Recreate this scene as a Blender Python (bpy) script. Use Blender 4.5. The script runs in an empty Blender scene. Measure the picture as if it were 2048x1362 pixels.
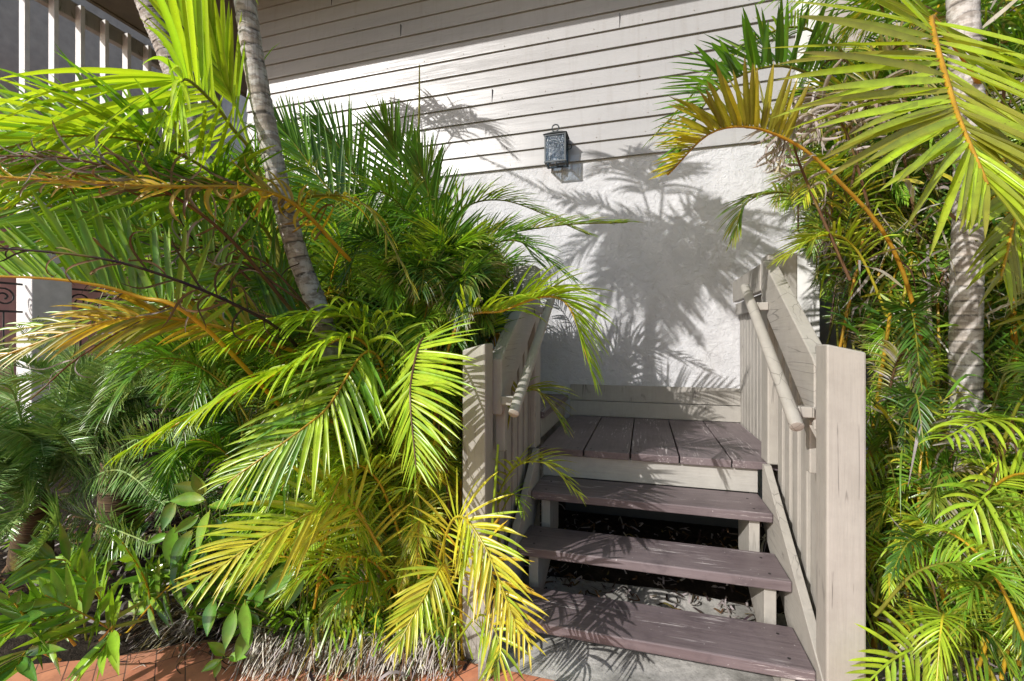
import bpy, math, random
import numpy as np
from mathutils import Vector

# ------------------------------------------------------------ camera, sky, sun, exposure
YAW = math.radians(16.2)
CS, SN = math.cos(YAW), math.sin(YAW)
F = 906.0
CAMZ = 1.37
scene = bpy.context.scene
col = scene.collection
cam_d = bpy.data.cameras.new("camera")
cam_d.sensor_width = 36.0
cam_d.lens = 36.0 * F / 2048.0
cam_d.clip_start = 0.05
cam_d.clip_end = 500
cam = bpy.data.objects.new("camera", cam_d)
cam.location = (0, 0, CAMZ)
cam.rotation_euler = (math.radians(90), 0, YAW)
col.objects.link(cam)
scene.camera = cam

SUN = Vector((0.66, 1.0, -0.69))          # direction the light travels
to_sun = (-SUN).normalized()
elev = math.asin(to_sun.z)
azim = math.atan2(to_sun.x, to_sun.y)
world = bpy.data.worlds.new("World")
scene.world = world
world.use_nodes = True
wn = world.node_tree
bg = wn.nodes["Background"]
sky = wn.nodes.new("ShaderNodeTexSky")
sky.sky_type = 'NISHITA'
sky.sun_disc = False
sky.sun_elevation = elev
sky.sun_rotation = azim
sky.air_density = 1.0
sky.dust_density = 1.5
sky.ozone_density = 1.5
wn.links.new(sky.outputs[0], bg.inputs[0])
bg.inputs[1].default_value = 0.15
sun_d = bpy.data.lights.new("sun", 'SUN')
sun_d.energy = 4.3
sun_d.angle = math.radians(0.4)
sun_d.color = (1.0, 0.965, 0.93)
sun = bpy.data.objects.new("sun", sun_d)
sun.rotation_euler = SUN.to_track_quat('-Z', 'Y').to_euler()
sun.location = (-3, -5, 6)
col.objects.link(sun)
scene.view_settings.view_transform = 'Standard'
scene.view_settings.look = 'None'
scene.view_settings.gamma = 1.0
scene.view_settings.exposure = 0.22
scene.cycles.max_bounces = 8
scene.cycles.transmission_bounces = 6
scene.cycles.diffuse_bounces = 5


# ------------------------------------------------------------ points
def pt(px, py, d):
    """the point at distance d in front of the lens, on the ray through a pixel of the 2048-wide photo"""
    u, v = (px - 1024) / F, (681 - py) / F
    return np.array((d * (CS * u - SN), d * (SN * u + CS), CAMZ + d * v))


def gpt(px, py):
    return pt(px, py, CAMZ * F / (py - 681))


def sh(px, py, t):
    """the point that throws its shadow on the wall at a pixel, t metres before the wall"""
    u = (px - 1024) / F
    p = pt(px, py, 4.0 / (SN * u + CS))
    return p - t * np.array(SUN)


def proj(V):
    X, Y, Z = V[:, 0], V[:, 1], V[:, 2] - CAMZ
    d = -SN * X + CS * Y
    r = CS * X + SN * Y
    dd = np.where(d > .05, d, .05)
    return 1024 + F * r / dd, 681 - F * Z / dd, d


# ------------------------------------------------------------ objects
def obj(name, me, mat, parent=None):
    o = bpy.data.objects.new(name, me)
    col.objects.link(o)
    if mat is not None and not me.materials:
        me.materials.append(mat)
    if parent is not None:
        o.parent = parent
        o.matrix_parent_inverse = parent.matrix_basis.inverted()
    return o


def thing(name, label, cat, loc=(0, 0, 0), group=None):
    o = bpy.data.objects.new(name, None)
    o.empty_display_size = .1
    col.objects.link(o)
    o.location = Vector([float(c) for c in loc])
    tag(o, label, cat, group)
    return o


def tag(o, label=None, cat=None, group=None, kind=None):
    if label:
        o["label"] = label
    if cat:
        o["category"] = cat
    if group:
        o["group"] = group
    if kind:
        o["kind"] = kind
    return o


class MB:
    """collects boxes, prisms and tubes into one mesh"""

    def __init__(s):
        s.v, s.f = [], []

    def box(s, a, b):
        x0, y0, z0 = a
        x1, y1, z1 = b
        n = len(s.v)
        s.v += [(x0, y0, z0), (x1, y0, z0), (x1, y1, z0), (x0, y1, z0), (x0, y0, z1), (x1, y0, z1), (x1, y1, z1), (x0, y1, z1)]
        s.f += [tuple(n + i for i in q) for q in ((0, 3, 2, 1), (4, 5, 6, 7), (0, 1, 5, 4), (1, 2, 6, 5), (2, 3, 7, 6), (3, 0, 4, 7))]
        return s

    def prism_x(s, yz, x0, x1):
        """a polygon in the Y-Z plane carried from x0 to x1"""
        n, k = len(s.v), len(yz)
        s.v += [(x0, y, z) for y, z in yz] + [(x1, y, z) for y, z in yz]
        s.f.append(tuple(n + i for i in range(k)))
        s.f.append(tuple(n + k + i for i in reversed(range(k))))
        for i in range(k):
            j = (i + 1) % k
            s.f.append((n + j, n + i, n + k + i, n + k + j))
        return s

    def prism_z(s, xy, z0, z1):
        n, k = len(s.v), len(xy)
        s.v += [(x, y, z0) for x, y in xy] + [(x, y, z1) for x, y in xy]
        s.f.append(tuple(n + i for i in reversed(range(k))))
        s.f.append(tuple(n + k + i for i in range(k)))
        for i in range(k):
            j = (i + 1) % k
            s.f.append((n + i, n + j, n + k + j, n + k + i))
        return s

    def tube(s, pts, r, n=8, cap=True):
        P = [Vector([float(c) for c in p]) for p in pts]
        base = len(s.v)
        rr = r if hasattr(r, '__len__') else [r] * len(P)
        for i, p in enumerate(P):
            T = (P[min(i + 1, len(P) - 1)] - P[max(i - 1, 0)]).normalized()
            up = Vector((0, 0, 1)) if abs(T.z) < .9 else Vector((0, 1, 0))
            A = T.cross(up).normalized()
            B = A.cross(T)
            for k in range(n):
                a = 2 * math.pi * k / n
                s.v.append(tuple(p + (A * math.cos(a) + B * math.sin(a)) * rr[i]))
        for i in range(len(P) - 1):
            for k in range(n):
                a, b = base + i * n + k, base + i * n + (k + 1) % n
                s.f.append((a, b, b + n, a + n))
        if cap:
            s.f.append(tuple(base + k for k in reversed(range(n))))
            s.f.append(tuple(base + (len(P) - 1) * n + k for k in range(n)))
        return s

    def build(s, name, mat, parent=None, bevel=0, smooth=False):
        me = bpy.data.meshes.new(name)
        me.from_pydata(s.v, [], s.f)
        me.update()
        if smooth:
            me.shade_smooth()
        o = obj(name, me, mat, parent)
        if bevel:
            m = o.modifiers.new("bevel", 'BEVEL')
            m.width = bevel
            m.segments = 2
            m.limit_method = 'ANGLE'
        return o


# ------------------------------------------------------------ materials
class Mat:
    def __init__(s, name):
        s.m = bpy.data.materials.new(name)
        s.m.use_nodes = True
        s.t = s.m.node_tree
        s.b = s.t.nodes["Principled BSDF"]

    def n(s, kind, **kw):
        nd = s.t.nodes.new(kind)
        for k, v in kw.items():
            if k in nd.inputs:
                nd.inputs[k].default_value = v
            else:
                setattr(nd, k, v)
        return nd

    def l(s, a, b):
        s.t.links.new(a, b)

    def coords(s, scale=(1, 1, 1), rot=(0, 0, 0)):
        g = s.n("ShaderNodeNewGeometry")
        mp = s.n("ShaderNodeMapping")
        mp.inputs["Scale"].default_value = scale
        mp.inputs["Rotation"].default_value = rot
        s.l(g.outputs["Position"], mp.inputs["Vector"])
        return mp.outputs[0]

    def noise(s, vec, scale, detail=4, rough=.55, dist=0):
        nz = s.n("ShaderNodeTexNoise", Scale=scale, Detail=detail, Roughness=rough, Distortion=dist)
        s.l(vec, nz.inputs["Vector"])
        return nz.outputs["Fac"]

    def ramp(s, fac, stops):
        r = s.n("ShaderNodeValToRGB")
        e = r.color_ramp.elements
        while len(e) < len(stops):
            e.new(.5)
        for i, (p, c) in enumerate(stops):
            e[i].position = p
            e[i].color = (*c, 1) if hasattr(c, '__len__') else (c, c, c, 1)
        s.l(fac, r.inputs[0])
        return r.outputs[0]

    def mix(s, fac, a, b, mode='MIX'):
        m = s.n("ShaderNodeMix", data_type='RGBA', blend_type=mode)
        for k, v in ((0, fac), (6, a), (7, b)):
            if hasattr(v, 'links'):
                s.l(v, m.inputs[k])
            else:
                m.inputs[k].default_value = (*v, 1) if hasattr(v, '__len__') else v
        return m.outputs[2]

    def bump(s, h, strength=.3, dist=.01, prev=None):
        b = s.n("ShaderNodeBump", Strength=strength, Distance=dist)
        s.l(h, b.inputs["Height"])
        if prev is not None:
            s.l(prev, b.inputs["Normal"])
        return b.outputs[0]

    def done(s, c, rough=.6, normal=None, spec=.5):
        if hasattr(c, 'links'):
            s.l(c, s.b.inputs["Base Color"])
        else:
            s.b.inputs["Base Color"].default_value = (*c, 1)
        s.b.inputs["Roughness"].default_value = rough
        s.b.inputs["Specular IOR Level"].default_value = spec
        if normal is not None:
            s.l(normal, s.b.inputs["Normal"])
        return s.m


def painted_wood(name, base, dark, axis='z', rough=.5, crack=True):
    M = Mat(name)
    sc = {'z': (30, 30, 1.5), 'x': (1.5, 30, 30), 'y': (30, 1.5, 30)}[axis]
    v = M.coords(sc)
    g = M.noise(v, 2.0, 6, .6)
    big = M.noise(M.coords(), 3.0, 4)
    c = M.mix(M.ramp(big, [(.35, 0), (.7, 1)]), dark, base)
    c = M.mix(M.ramp(g, [(.3, .35), (.55, 0)]), c, tuple(x * .78 for x in base))
    h = g
    if crack:
        ck = M.n("ShaderNodeTexVoronoi", Scale=1.0, feature='DISTANCE_TO_EDGE')
        v2 = M.coords(tuple(x * .55 if x > 5 else x * .55 for x in sc))
        ds = M.n("ShaderNodeVectorMath", operation='ADD')
        M.l(v2, ds.inputs[0])
        nz = M.n("ShaderNodeTexNoise", Scale=1.3)
        M.l(v2, nz.inputs["Vector"])
        sc_ = M.n("ShaderNodeVectorMath", operation='SCALE')
        sc_.inputs[3].default_value = .45
        M.l(nz.outputs["Color"], sc_.inputs[0])
        M.l(sc_.outputs[0], ds.inputs[1])
        M.l(ds.outputs[0], ck.inputs["Vector"])
        line = M.ramp(ck.outputs["Distance"], [(.0, 1), (.022, 0)])
        where = M.ramp(M.noise(M.coords(), 4.2, 3), [(.50, 0), (.58, 1)])
        f = M.mix(1.0, line, where, 'MULTIPLY')
        c = M.mix(f, c, tuple(x * .35 for x in base))
    gr = M.noise(M.coords(), 14, 6, .7)
    low = M.n("ShaderNodeSeparateXYZ")
    geo = M.n("ShaderNodeNewGeometry")
    M.l(geo.outputs["Position"], low.inputs[0])
    hz = M.ramp(low.outputs[2], [(.02, 1), (.22, .12)])
    dirt = M.mix(1.0, hz, M.ramp(gr, [(.42, 0), (.62, 1)]), 'MULTIPLY')
    c = M.mix(dirt, c, (.12, .105, .085))
    chip = M.noise(M.coords(), 38, 5, .75)
    c = M.mix(M.ramp(chip, [(.70, 0), (.73, .7)]), c, tuple(x * .45 for x in base))
    nrm = M.bump(h, .4, .005)
    return M.done(c, rough, nrm)


TAUPE = painted_wood("taupe painted wood", (.375, .352, .315), (.33, .31, .275), 'z', .55)
TAUPE_Y = painted_wood("taupe painted rail", (.375, .352, .315), (.325, .305, .27), 'y', .5)


def siding_mat():
    M = Mat("taupe lap siding")
    g = M.noise(M.coords((1.2, 1, 26)), 2.2, 6, .6)
    big = M.noise(M.coords((.6, 1, 3)), 1.3, 3)
    fine = M.noise(M.coords(), 60, 3)
    c = M.mix(M.ramp(big, [(.3, 0), (.7, 1)]), (.335, .328, .322), (.385, .378, .370))
    c = M.mix(M.ramp(g, [(.25, .35), (.5, 0)]), c, (.35, .335, .32))
    kn = M.n("ShaderNodeTexVoronoi", Scale=3.2)
    M.l(M.coords((1, 1, 1.6)), kn.inputs["Vector"])
    c = M.mix(M.ramp(kn.outputs["Distance"], [(.02, .75), (.06, 0)]), c, (.33, .31, .28))
    drip = M.noise(M.coords((9, 1, .7)), 2.4, 6, .65)
    c = M.mix(M.ramp(drip, [(.52, 0), (.72, .4)]), c, (.27, .25, .225))
    n1 = M.bump(g, .3, .006)
    n2 = M.bump(big, .35, .05, n1)
    n3 = M.bump(fine, .1, .002, n2)
    return M.done(c, .33, n3, .6)


def stucco_mat():
    M = Mat("rough white stucco")
    v = M.coords()
    a = M.noise(v, 22, 6, .65, .6)
    b = M.noise(v, 5, 5, .6, .8)
    c = M.mix(M.ramp(b, [(.35, 0), (.65, 1)]), (.50, .50, .51), (.575, .575, .585))
    st = M.noise(M.coords((2, 2, .5)), 2.2, 5)
    c = M.mix(M.ramp(st, [(.55, 0), (.8, .35)]), c, (.46, .43, .41))
    sp = M.n("ShaderNodeSeparateXYZ")
    gg = M.n("ShaderNodeNewGeometry")
    M.l(gg.outputs["Position"], sp.inputs[0])
    lowz = M.ramp(sp.outputs[2], [(.80, 1), (1.0, 0)])
    sd = M.mix(1.0, lowz, M.ramp(M.noise(M.coords(), 12, 6, .7), [(.42, 0), (.65, .8)]), 'MULTIPLY')
    c = M.mix(sd, c, (.30, .27, .24))
    vo = M.n("ShaderNodeTexVoronoi", Scale=1.6, feature='DISTANCE_TO_EDGE')
    dsv = M.n("ShaderNodeVectorMath", operation='ADD')
    nzc = M.n("ShaderNodeTexNoise", Scale=6.0, Detail=5)
    M.l(v, nzc.inputs["Vector"])
    scv = M.n("ShaderNodeVectorMath", operation='SCALE')
    scv.inputs[3].default_value = .25
    M.l(nzc.outputs["Color"], scv.inputs[0])
    M.l(v, dsv.inputs[0])
    M.l(scv.outputs[0], dsv.inputs[1])
    M.l(dsv.outputs[0], vo.inputs["Vector"])
    hc = M.mix(1.0, M.ramp(vo.outputs["Distance"], [(0, .7), (.004, 0)]), M.ramp(M.noise(M.coords(), 2.5, 2), [(.5, 0), (.6, 1)]), 'MULTIPLY')
    c = M.mix(hc, c, (.25, .24, .23))
    n1 = M.bump(M.ramp(a, [(.38, 0), (.55, 1)]), .45, .008)
    n2 = M.bump(b, .6, .03, n1)
    return M.done(c, .8, n2, .25)


def tread_mat(axis):
    M = Mat("worn maroon deck paint")
    sc = {'x': (1.1, 22, 22), 'y': (22, 1.1, 22)}[axis]
    g = M.noise(M.coords(sc), 2.6, 7, .65)
    big = M.noise(M.coords(), 2.2, 5)
    c = M.mix(M.ramp(g, [(.3, 0), (.7, 1)]), (.10, .076, .080), (.155, .122, .126))
    c = M.mix(M.ramp(big, [(.4, 0), (.7, .55)]), c, (.225, .185, .19))
    s1 = M.noise(M.coords(tuple(x * .9 for x in sc)), 4.5, 8, .75)
    w = M.noise(M.coords((1.4, 6, 1.4) if axis == 'x' else (6, 1.4, 1.4)), 1.7, 3)
    f = M.mix(1.0, M.ramp(s1, [(.55, 0), (.60, 1)]), M.ramp(w, [(.50, 0), (.62, 1)]), 'MULTIPLY')
    c = M.mix(f, c, (.55, .50, .49))
    s2 = M.noise(M.coords(), 45, 3)
    c = M.mix(M.ramp(s2, [(.70, 0), (.74, .8)]), c, (.5, .46, .45))
    dk = M.noise(M.coords(), 6, 7, .75)
    c = M.mix(M.ramp(dk, [(.52, 0), (.68, .6)]), c, (.07, .055, .06))
    return M.done(c, .48, M.bump(g, .45, .005), .45)


def concrete_mat():
    M = Mat("stained concrete")
    v = M.coords()
    a = M.noise(v, 3.2, 8, .65, .5)
    b = M.noise(v, 60, 4, .7)
    c = M.ramp(a, [(.28, (.12, .115, .10)), (.45, (.36, .35, .32)), (.6, (.58, .56, .52))])
    c = M.mix(M.ramp(b, [(.35, .5), (.55, 0)]), c, (.17, .16, .15))
    blk = M.noise(M.coords((1, 1.6, 1)), 4.0, 7, .7, 1.0)
    c = M.mix(M.ramp(blk, [(.60, 0), (.68, .85)]), c, (.05, .05, .045))
    return M.done(c, .9, M.bump(b, .4, .006), .2)


def soil_mat():
    M = Mat("dark leafy soil")
    v = M.coords()
    a = M.noise(v, 9, 8, .7)
    b = M.noise(v, 70, 4, .7)
    c = M.ramp(a, [(.3, (.012, .009, .007)), (.55, (.04, .03, .022)), (.75, (.10, .075, .055))])
    return M.done(c, .95, M.bump(b, .8, .02), .1)


def brick_mat():
    M = Mat("terracotta pavers")
    v = M.coords((1, 1, 1), (0, 0, math.radians(38)))
    br = M.n("ShaderNodeTexBrick", Scale=4.7)
    br.inputs["Color1"].default_value = (.66, .28, .15, 1)
    br.inputs["Color2"].default_value = (.54, .20, .11, 1)
    br.inputs["Mortar"].default_value = (.10, .06, .045, 1)
    br.inputs["Mortar Size"].default_value = .011
    br.inputs["Mortar Smooth"].default_value = .3
    br.inputs["Brick Width"].default_value = .95
    br.inputs["Row Height"].default_value = .47
    M.l(v, br.inputs["Vector"])
    n = M.noise(M.coords(), 11, 6, .7)
    c = M.mix(M.ramp(n, [(.35, .55), (.6, 0)]), br.outputs["Color"], (.26, .105, .065))
    n2 = M.noise(M.coords(), 4, 5, .6)
    c = M.mix(M.ramp(n2, [(.5, 0), (.75, .5)]), c, (.62, .36, .24))
    inv = M.ramp(br.outputs["Fac"], [(0, 1), (1, 0)])
    nb = M.bump(inv, .8, .008)
    return M.done(c, .8, M.bump(n, .3, .006, nb), .3)


def leaf_mat(name, trans=.38, rough=.36, spec=.5):
    M = Mat(name)
    at = M.n("ShaderNodeAttribute", attribute_name="Col")
    nz = M.noise(M.coords(), 25, 4)
    c = M.mix(M.ramp(nz, [(.3, .4), (.6, 0)]), at.outputs["Color"], (.10, .09, .02))
    sp = M.noise(M.coords(), 90, 3, .6)
    c = M.mix(M.ramp(sp, [(.66, 0), (.70, .75)]), c, (.13, .07, .03))
    yl = M.noise(M.coords(), 7, 3)
    c = M.mix(M.ramp(yl, [(.55, 0), (.7, .35)]), c, (.50, .42, .06))
    M.done(c, rough, None, spec)
    tr = M.n("ShaderNodeBsdfTranslucent")
    tc = M.mix(1.0, at.outputs["Color"], (1.55, 1.45, .55), 'MULTIPLY')
    M.l(tc, tr.inputs["Color"])
    mx = M.n("ShaderNodeMixShader", Fac=trans)
    out = M.t.nodes["Material Output"]
    M.l(M.b.outputs[0], mx.inputs[1])
    M.l(tr.outputs[0], mx.inputs[2])
    M.l(mx.outputs[0], out.inputs["Surface"])
    return M.m


def bark_mat():
    M = Mat("ringed palm bark")
    at = M.n("ShaderNodeAttribute", attribute_name="Col")
    a = M.noise(M.coords((1, 1, 2)), 16, 6, .7)
    b = M.noise(M.coords((40, 40, 3)), 2, 4)
    c = M.mix(M.ramp(a, [(.46, 0), (.56, .75)]), at.outputs["Color"], (.56, .54, .51))
    c = M.mix(M.ramp(b, [(.3, .5), (.5, 0)]), c, (.10, .085, .07))
    return M.done(c, .85, M.bump(a, .6, .008), .2)


def plain(name, c, rough=.6, spec=.5, var=.25, scale=8, metallic=0):
    M = Mat(name)
    n = M.noise(M.coords(), scale, 5)
    cc = M.mix(M.ramp(n, [(.3, 0), (.7, 1)]), tuple(x * (1 - var) for x in c), c)
    M.b.inputs["Metallic"].default_value = metallic
    return M.done(cc, rough, M.bump(n, .15, .004), spec)


def glass_mat():
    M = Mat("rain glass")
    n = M.noise(M.coords((1, 1, .6)), 70, 3)
    M.done((.09, .125, .16), .12, M.bump(n, .8, .01), .9)
    tr = M.n("ShaderNodeBsdfTransparent")
    tr.inputs[0].default_value = (.62, .70, .78, 1)
    mx = M.n("ShaderNodeMixShader")
    M.l(M.ramp(n, [(.35, .62), (.65, .88)]), mx.inputs[0])
    M.l(M.b.outputs[0], mx.inputs[1])
    M.l(tr.outputs[0], mx.inputs[2])
    M.l(mx.outputs[0], M.t.nodes["Material Output"].inputs["Surface"])
    return M.m


SIDING, STUCCO = siding_mat(), stucco_mat()
TREAD_X, TREAD_Y = tread_mat('x'), tread_mat('y')
CONCRETE, SOIL, BRICK = concrete_mat(), soil_mat(), brick_mat()
LEAF = leaf_mat("palm leaf", .36, .30, .6)
GLOSSY = leaf_mat("glossy leaf", .2, .22, .7)
SAGO = leaf_mat("stiff cycad leaf", .12, .24, .9)
DRY = leaf_mat("dry leaf", .12, .75, .15)
BARK = bark_mat()
SOFFIT = plain("olive brown soffit paint", (.17, .14, .09), .6)
TERRA = plain("terracotta plaster", (.42, .17, .115), .8)
PINK = plain("pink plaster", (.78, .45, .42), .85)
WHITE = plain("white plaster", (.78, .77, .74), .8)
GREYW = plain("grey weathered siding", (.42, .37, .32), .7)
IRON = plain("black wrought iron", (.02, .018, .018), .5)
LANTERN = plain("aged pewter metal", (.085, .095, .10), .5, .5, .4, 30, .6)
GLASS = glass_mat()
PURPLE = plain("dusty purple shutter", (.13, .10, .16), .6)
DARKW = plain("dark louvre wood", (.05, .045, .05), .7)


# ------------------------------------------------------------ ground
def sheet(name, xy, z, mat, label=None):
    m = MB()
    m.prism_z(xy, z - .05, z)
    o = m.build(name, mat)
    o["kind"] = "structure"
    return o


sheet("ground", [(-60, -60), (60, -60), (60, 60), (-60, 60)], 0, SOIL)
bed = [(-12, .95), (-3.4, 1.05), (-2.6, 1.2), (-2.2, 1.38), (-1.95, 1.56), (-1.6, 1.64), (-1.2, 1.66), (-.98, 1.72), (-.84, 1.785), (4, 1.785)]
sheet("brick_path", [(4, -8), (4, 1.785)] + bed[::-1][1:] + [(-12, -8)], .012, BRICK)
sheet("concrete_pad", [(-.84, 1.789), (4, 1.789), (4, 2.45), (.9, 2.5), (.2, 2.62), (-.78, 2.56)], .008, CONCRETE)

# ------------------------------------------------------------ house
Z0 = CAMZ
WY = 4.0
house = thing("house", "taupe lap sided house with white stucco lower wall behind the wooden stairs", "house", (-1.5, 4.2, 0))
SB = Z0 + 1.576                                     # bottom of the siding
m = MB()
m.box((-4.2, WY, 0), (1.13, WY + .2, SB + .03))
m.build("stucco_wall", STUCCO, house)
m = MB()
rev, z = .157, SB
rng = random.Random(3)
while z < Z0 + 4.1:
    j = rng.uniform(-.0015, .0015)
    m.prism_x([(WY - .024 + j, z), (WY - .024 + j, z + .006), (WY - .006, z + rev + .004), (WY + .03, z + rev + .004), (WY + .03, z + .012), (WY - .004, z)][::-1], -4.2, 1.13)
    z += rev
m.build("siding", SIDING, house)
m = MB()
z = SB
k_ = 0
while z < Z0 + 4.0:
    x = -4.1 + rng.uniform(0, .1)
    while x < 1.1:
        m.tube([(x, WY - .0265, z + .03), (x, WY - .021, z + .03)], .0035, 6)
        x += .406
    k_ += 1
    z += rev
tag(m.build("nail_heads", GREYW, house), kind="stuff")
m = MB()
for k_, (x, i_) in enumerate([(-2.3, 9), (-.2, 7), (.62, 3), (-1.35, 4), (-3.1, 12), (.1, 11), (-1.0, 13)]):
    z = SB + i_ * rev
    m.box((x, WY - .0262, z + .004), (x + .0028, WY - .008, z + rev - .03))
m.build("butt_joints", DARKW, house)
m = MB()
m.box((1.13, WY - .03, 0), (1.29, WY + .2, Z0 + 4.1))
m.build("corner_board", WHITE, house, .004)
m = MB()
m.box((-.62, WY - .022, Z0 - .52), (.9, WY - .001, Z0 - .384))
m.build("baseboard", TAUPE, house, .003)
m = MB()
m.box((-.62, WY - .034, Z0 - .652), (.9, WY - .001, Z0 - .526))
m.build("baseboard", TAUPE, house, .003)
# eave with soffit over the wall and the recessed porch at its left
SOF = Z0 + 3.86
m = MB()
m.box((-6.0, 2.50, SOF), (1.6, 7.0, SOF + .03))
m.build("soffit", SOFFIT, house)
m = MB()
m.box((-6.0, 2.45, SOF - .02), (1.6, 2.499, SOF + .25))
m.box((-6.05, 2.45, SOF - .02), (-6.002, 7.0, SOF + .25))
m.build("fascia", SOFFIT, house, .004)
m = MB()
m.box((-4.2, WY + .202, 0), (-4.0, 7.0, SOF))
m.build("return_wall", SIDING, house)
m = MB()
m.box((-12, 7.0, 0), (-3.9, 7.2, SOF + 2.0))
m.build("recessed_wall", WHITE, house)
# right return behind the palms
m = MB()
m.box((1.13, WY + .202, 0), (1.27, 6.2, Z0 + 4.1))
m.build("return_wall", STUCCO, house)
m = MB()
m.box((1.1, 6.2, 0), (9, 6.4, Z0 + 4.6))
m.build("recessed_wall", GREYW, house)
w = MB()
w.box((3.0, 6.12, Z0 + 2.6), (4.9, 6.198, Z0 + 4.4))
wo = w.build("louvred_window", PURPLE, house, .004)
w = MB()
for i in range(9):
    z = Z0 + 2.7 + i * .18
    w.prism_x([(6.05, z), (6.118, z + .06), (6.118, z + .085), (6.05, z + .025)], 3.08, 4.82)
w.build("louvres", DARKW, wo)

# balcony screen and pillar at the far left
BX = -6.0
porch = thing("balcony_porch", "two storey porch at far left with white slat screen, terracotta band and white pillar", "porch", (BX, 3.4, 0))
m = MB()
m.box((BX - .06, .2, Z0 + 3.52), (BX + .02, 5.2, Z0 + 3.7))
m.build("top_beam", TAUPE, porch, .004)
for i in range(17):
    y = 1.1 + i * .233
    m = MB()
    m.box((BX + .021, y, Z0 + 2.0), (BX + .11, y + .04, Z0 + 3.66))
    m.build("slat", WHITE, porch, .003)
m = MB()
m.box((BX - .2, .2, Z0 + 1.62), (BX + .018, 5.2, Z0 + 2.12))
m.build("terracotta_band", TERRA, porch, .01)
m = MB()
m.box((-9, 2.9, Z0 + 1.75), (BX - .203, 6.99, Z0 + 1.9))
m.build("balcony_floor", SOFFIT, porch)
m = MB()
m.box((-8.1, 3.3, 0), (-8, 6.99, Z0 + 1.745))
m.build("pink_wall", PINK, porch)
m = MB()
m.box((-8.1, 3.3, Z0 + 1.905), (-8, 6.99, Z0 + 7))
m.build("upper_wall", GREYW, porch)
m = MB()
m.box((BX - .22, 3.06, 0), (BX + .03, 3.40, Z0 + 1.615))
m.build("pillar", WHITE, porch, .01)

m = MB()


def scroll(m, y0, z0, s, mir):
    pts = []
    for k in range(26):
        a = k / 25 * math.pi * 3.4
        r = s * (1 - k / 30)
        pts.append((BX - .08, y0 + mir * (r * math.cos(a)), z0 + r * math.sin(a)))
    m.tube(pts, .009, 6)


for (ya, yb) in ((1.4, 3.04), (3.42, 5.15)):
    m.box((BX - .09, ya, Z0 + .56), (BX - .07, yb, Z0 + .58))
    m.box((BX - .09, ya, Z0 + .28), (BX - .07, yb, Z0 + .30))
    m.box((BX - .09, ya, Z0 - .9), (BX - .07, yb, Z0 - .88))
    y = ya + .12
    k = 0
    while y < yb - .08:
        scroll(m, y, Z0 + .43, .1, 1 if k % 2 else -1)
        m.tube([(BX - .08, y, Z0 + .28), (BX - .08, y, Z0 - .9)], .007, 6)
        y += .23
        k += 1
o = m.build("iron_railing", IRON)
tag(o, "black wrought iron railing with scrolls on both sides of the white pillar", "railing")

# ------------------------------------------------------------ stairs
stairs = thing("staircase", "wooden stairs with worn maroon treads rising to a small landing", "stairs", (0, 1.85, 0))
XL, XR = -.60, .60
NOSE = [(1.875, Z0 - 1.195), (2.150, Z0 - 1.012), (2.440, Z0 - .833)]
LZ = Z0 - .654
for i, (y, z) in enumerate(NOSE):
    m = MB()
    m.box((XL + .002, y, z - .046), (XR - .002, y + (.268 if i < 2 else .30), z))
    m.build("tread", TREAD_X, stairs, .006)
xs = [-.62, -.345, -.075, .195, .465, .735]
for a, b in zip(xs, xs[1:]):
    m = MB()
    m.box((a + .004, 2.715, LZ - .042), (b - .004, 3.962, LZ))
    m.build("landing_board", TREAD_Y, stairs, .004)
m = MB()
m.box((XL + .002, 2.743, LZ - .176), (XR - .002, 2.783, LZ - .045))
m.build("fascia_board", TAUPE_Y if 0 else painted_wood("taupe board along", (.41, .395, .36), (.36, .345, .315), 'x', .55, False), stairs, .003)
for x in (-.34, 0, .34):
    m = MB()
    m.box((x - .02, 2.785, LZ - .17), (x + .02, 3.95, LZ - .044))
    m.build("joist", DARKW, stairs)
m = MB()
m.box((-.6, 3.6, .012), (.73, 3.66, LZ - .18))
m.build("void_shade_panel", plain("dark void shade", (.045, .05, .055), .5), stairs)  # dark colour stands in for the shade of the void under the landing


def sawtooth(x0, x1):
    yz = [(1.93, .01), (1.93, NOSE[0][1] - .048)]
    for i in range(3):
        z = NOSE[i][1] - .048
        y1 = NOSE[i + 1][0] + .035 if i < 2 else 2.742
        yz.append((y1, z))
        if i < 2:
            yz.append((y1, NOSE[i + 1][1] - .048))
    yz += [(2.742, NOSE[2][1] - .30), (2.16, .01)]
    m = MB()
    m.prism_x(yz, x0, x1)
    return m


sawtooth(.50, .548).build("stringer", TAUPE, stairs, .003)
sawtooth(-.548, -.50).build("stringer", TAUPE, stairs, .003)
for x0 in (XR, XL - .036):
    m = MB()
    m.prism_x([(1.70, .015), (1.70, Z0 - 1.275), (2.625, Z0 - .648), (2.66, Z0 - .648), (2.66, Z0 - .95), (2.05, .015)], x0, x0 + .036)
    m.build("skirt_board", TAUPE_Y, stairs, .003)
m = MB()
for (y, z) in NOSE:
    for x in (-.525, .525):
        for dy in (.05, .20):
            m.tube([(x, y + dy, z - .002), (x, y + dy, z + .0012)], .006, 8)
for a, b in zip(xs, xs[1:]):
    for dx in (.04, b - a - .04):
        m.tube([(a + dx, 2.762, LZ - .002), (a + dx, 2.762, LZ + .0012)], .006, 8)
m.build("screw_heads", IRON, stairs)
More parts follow.
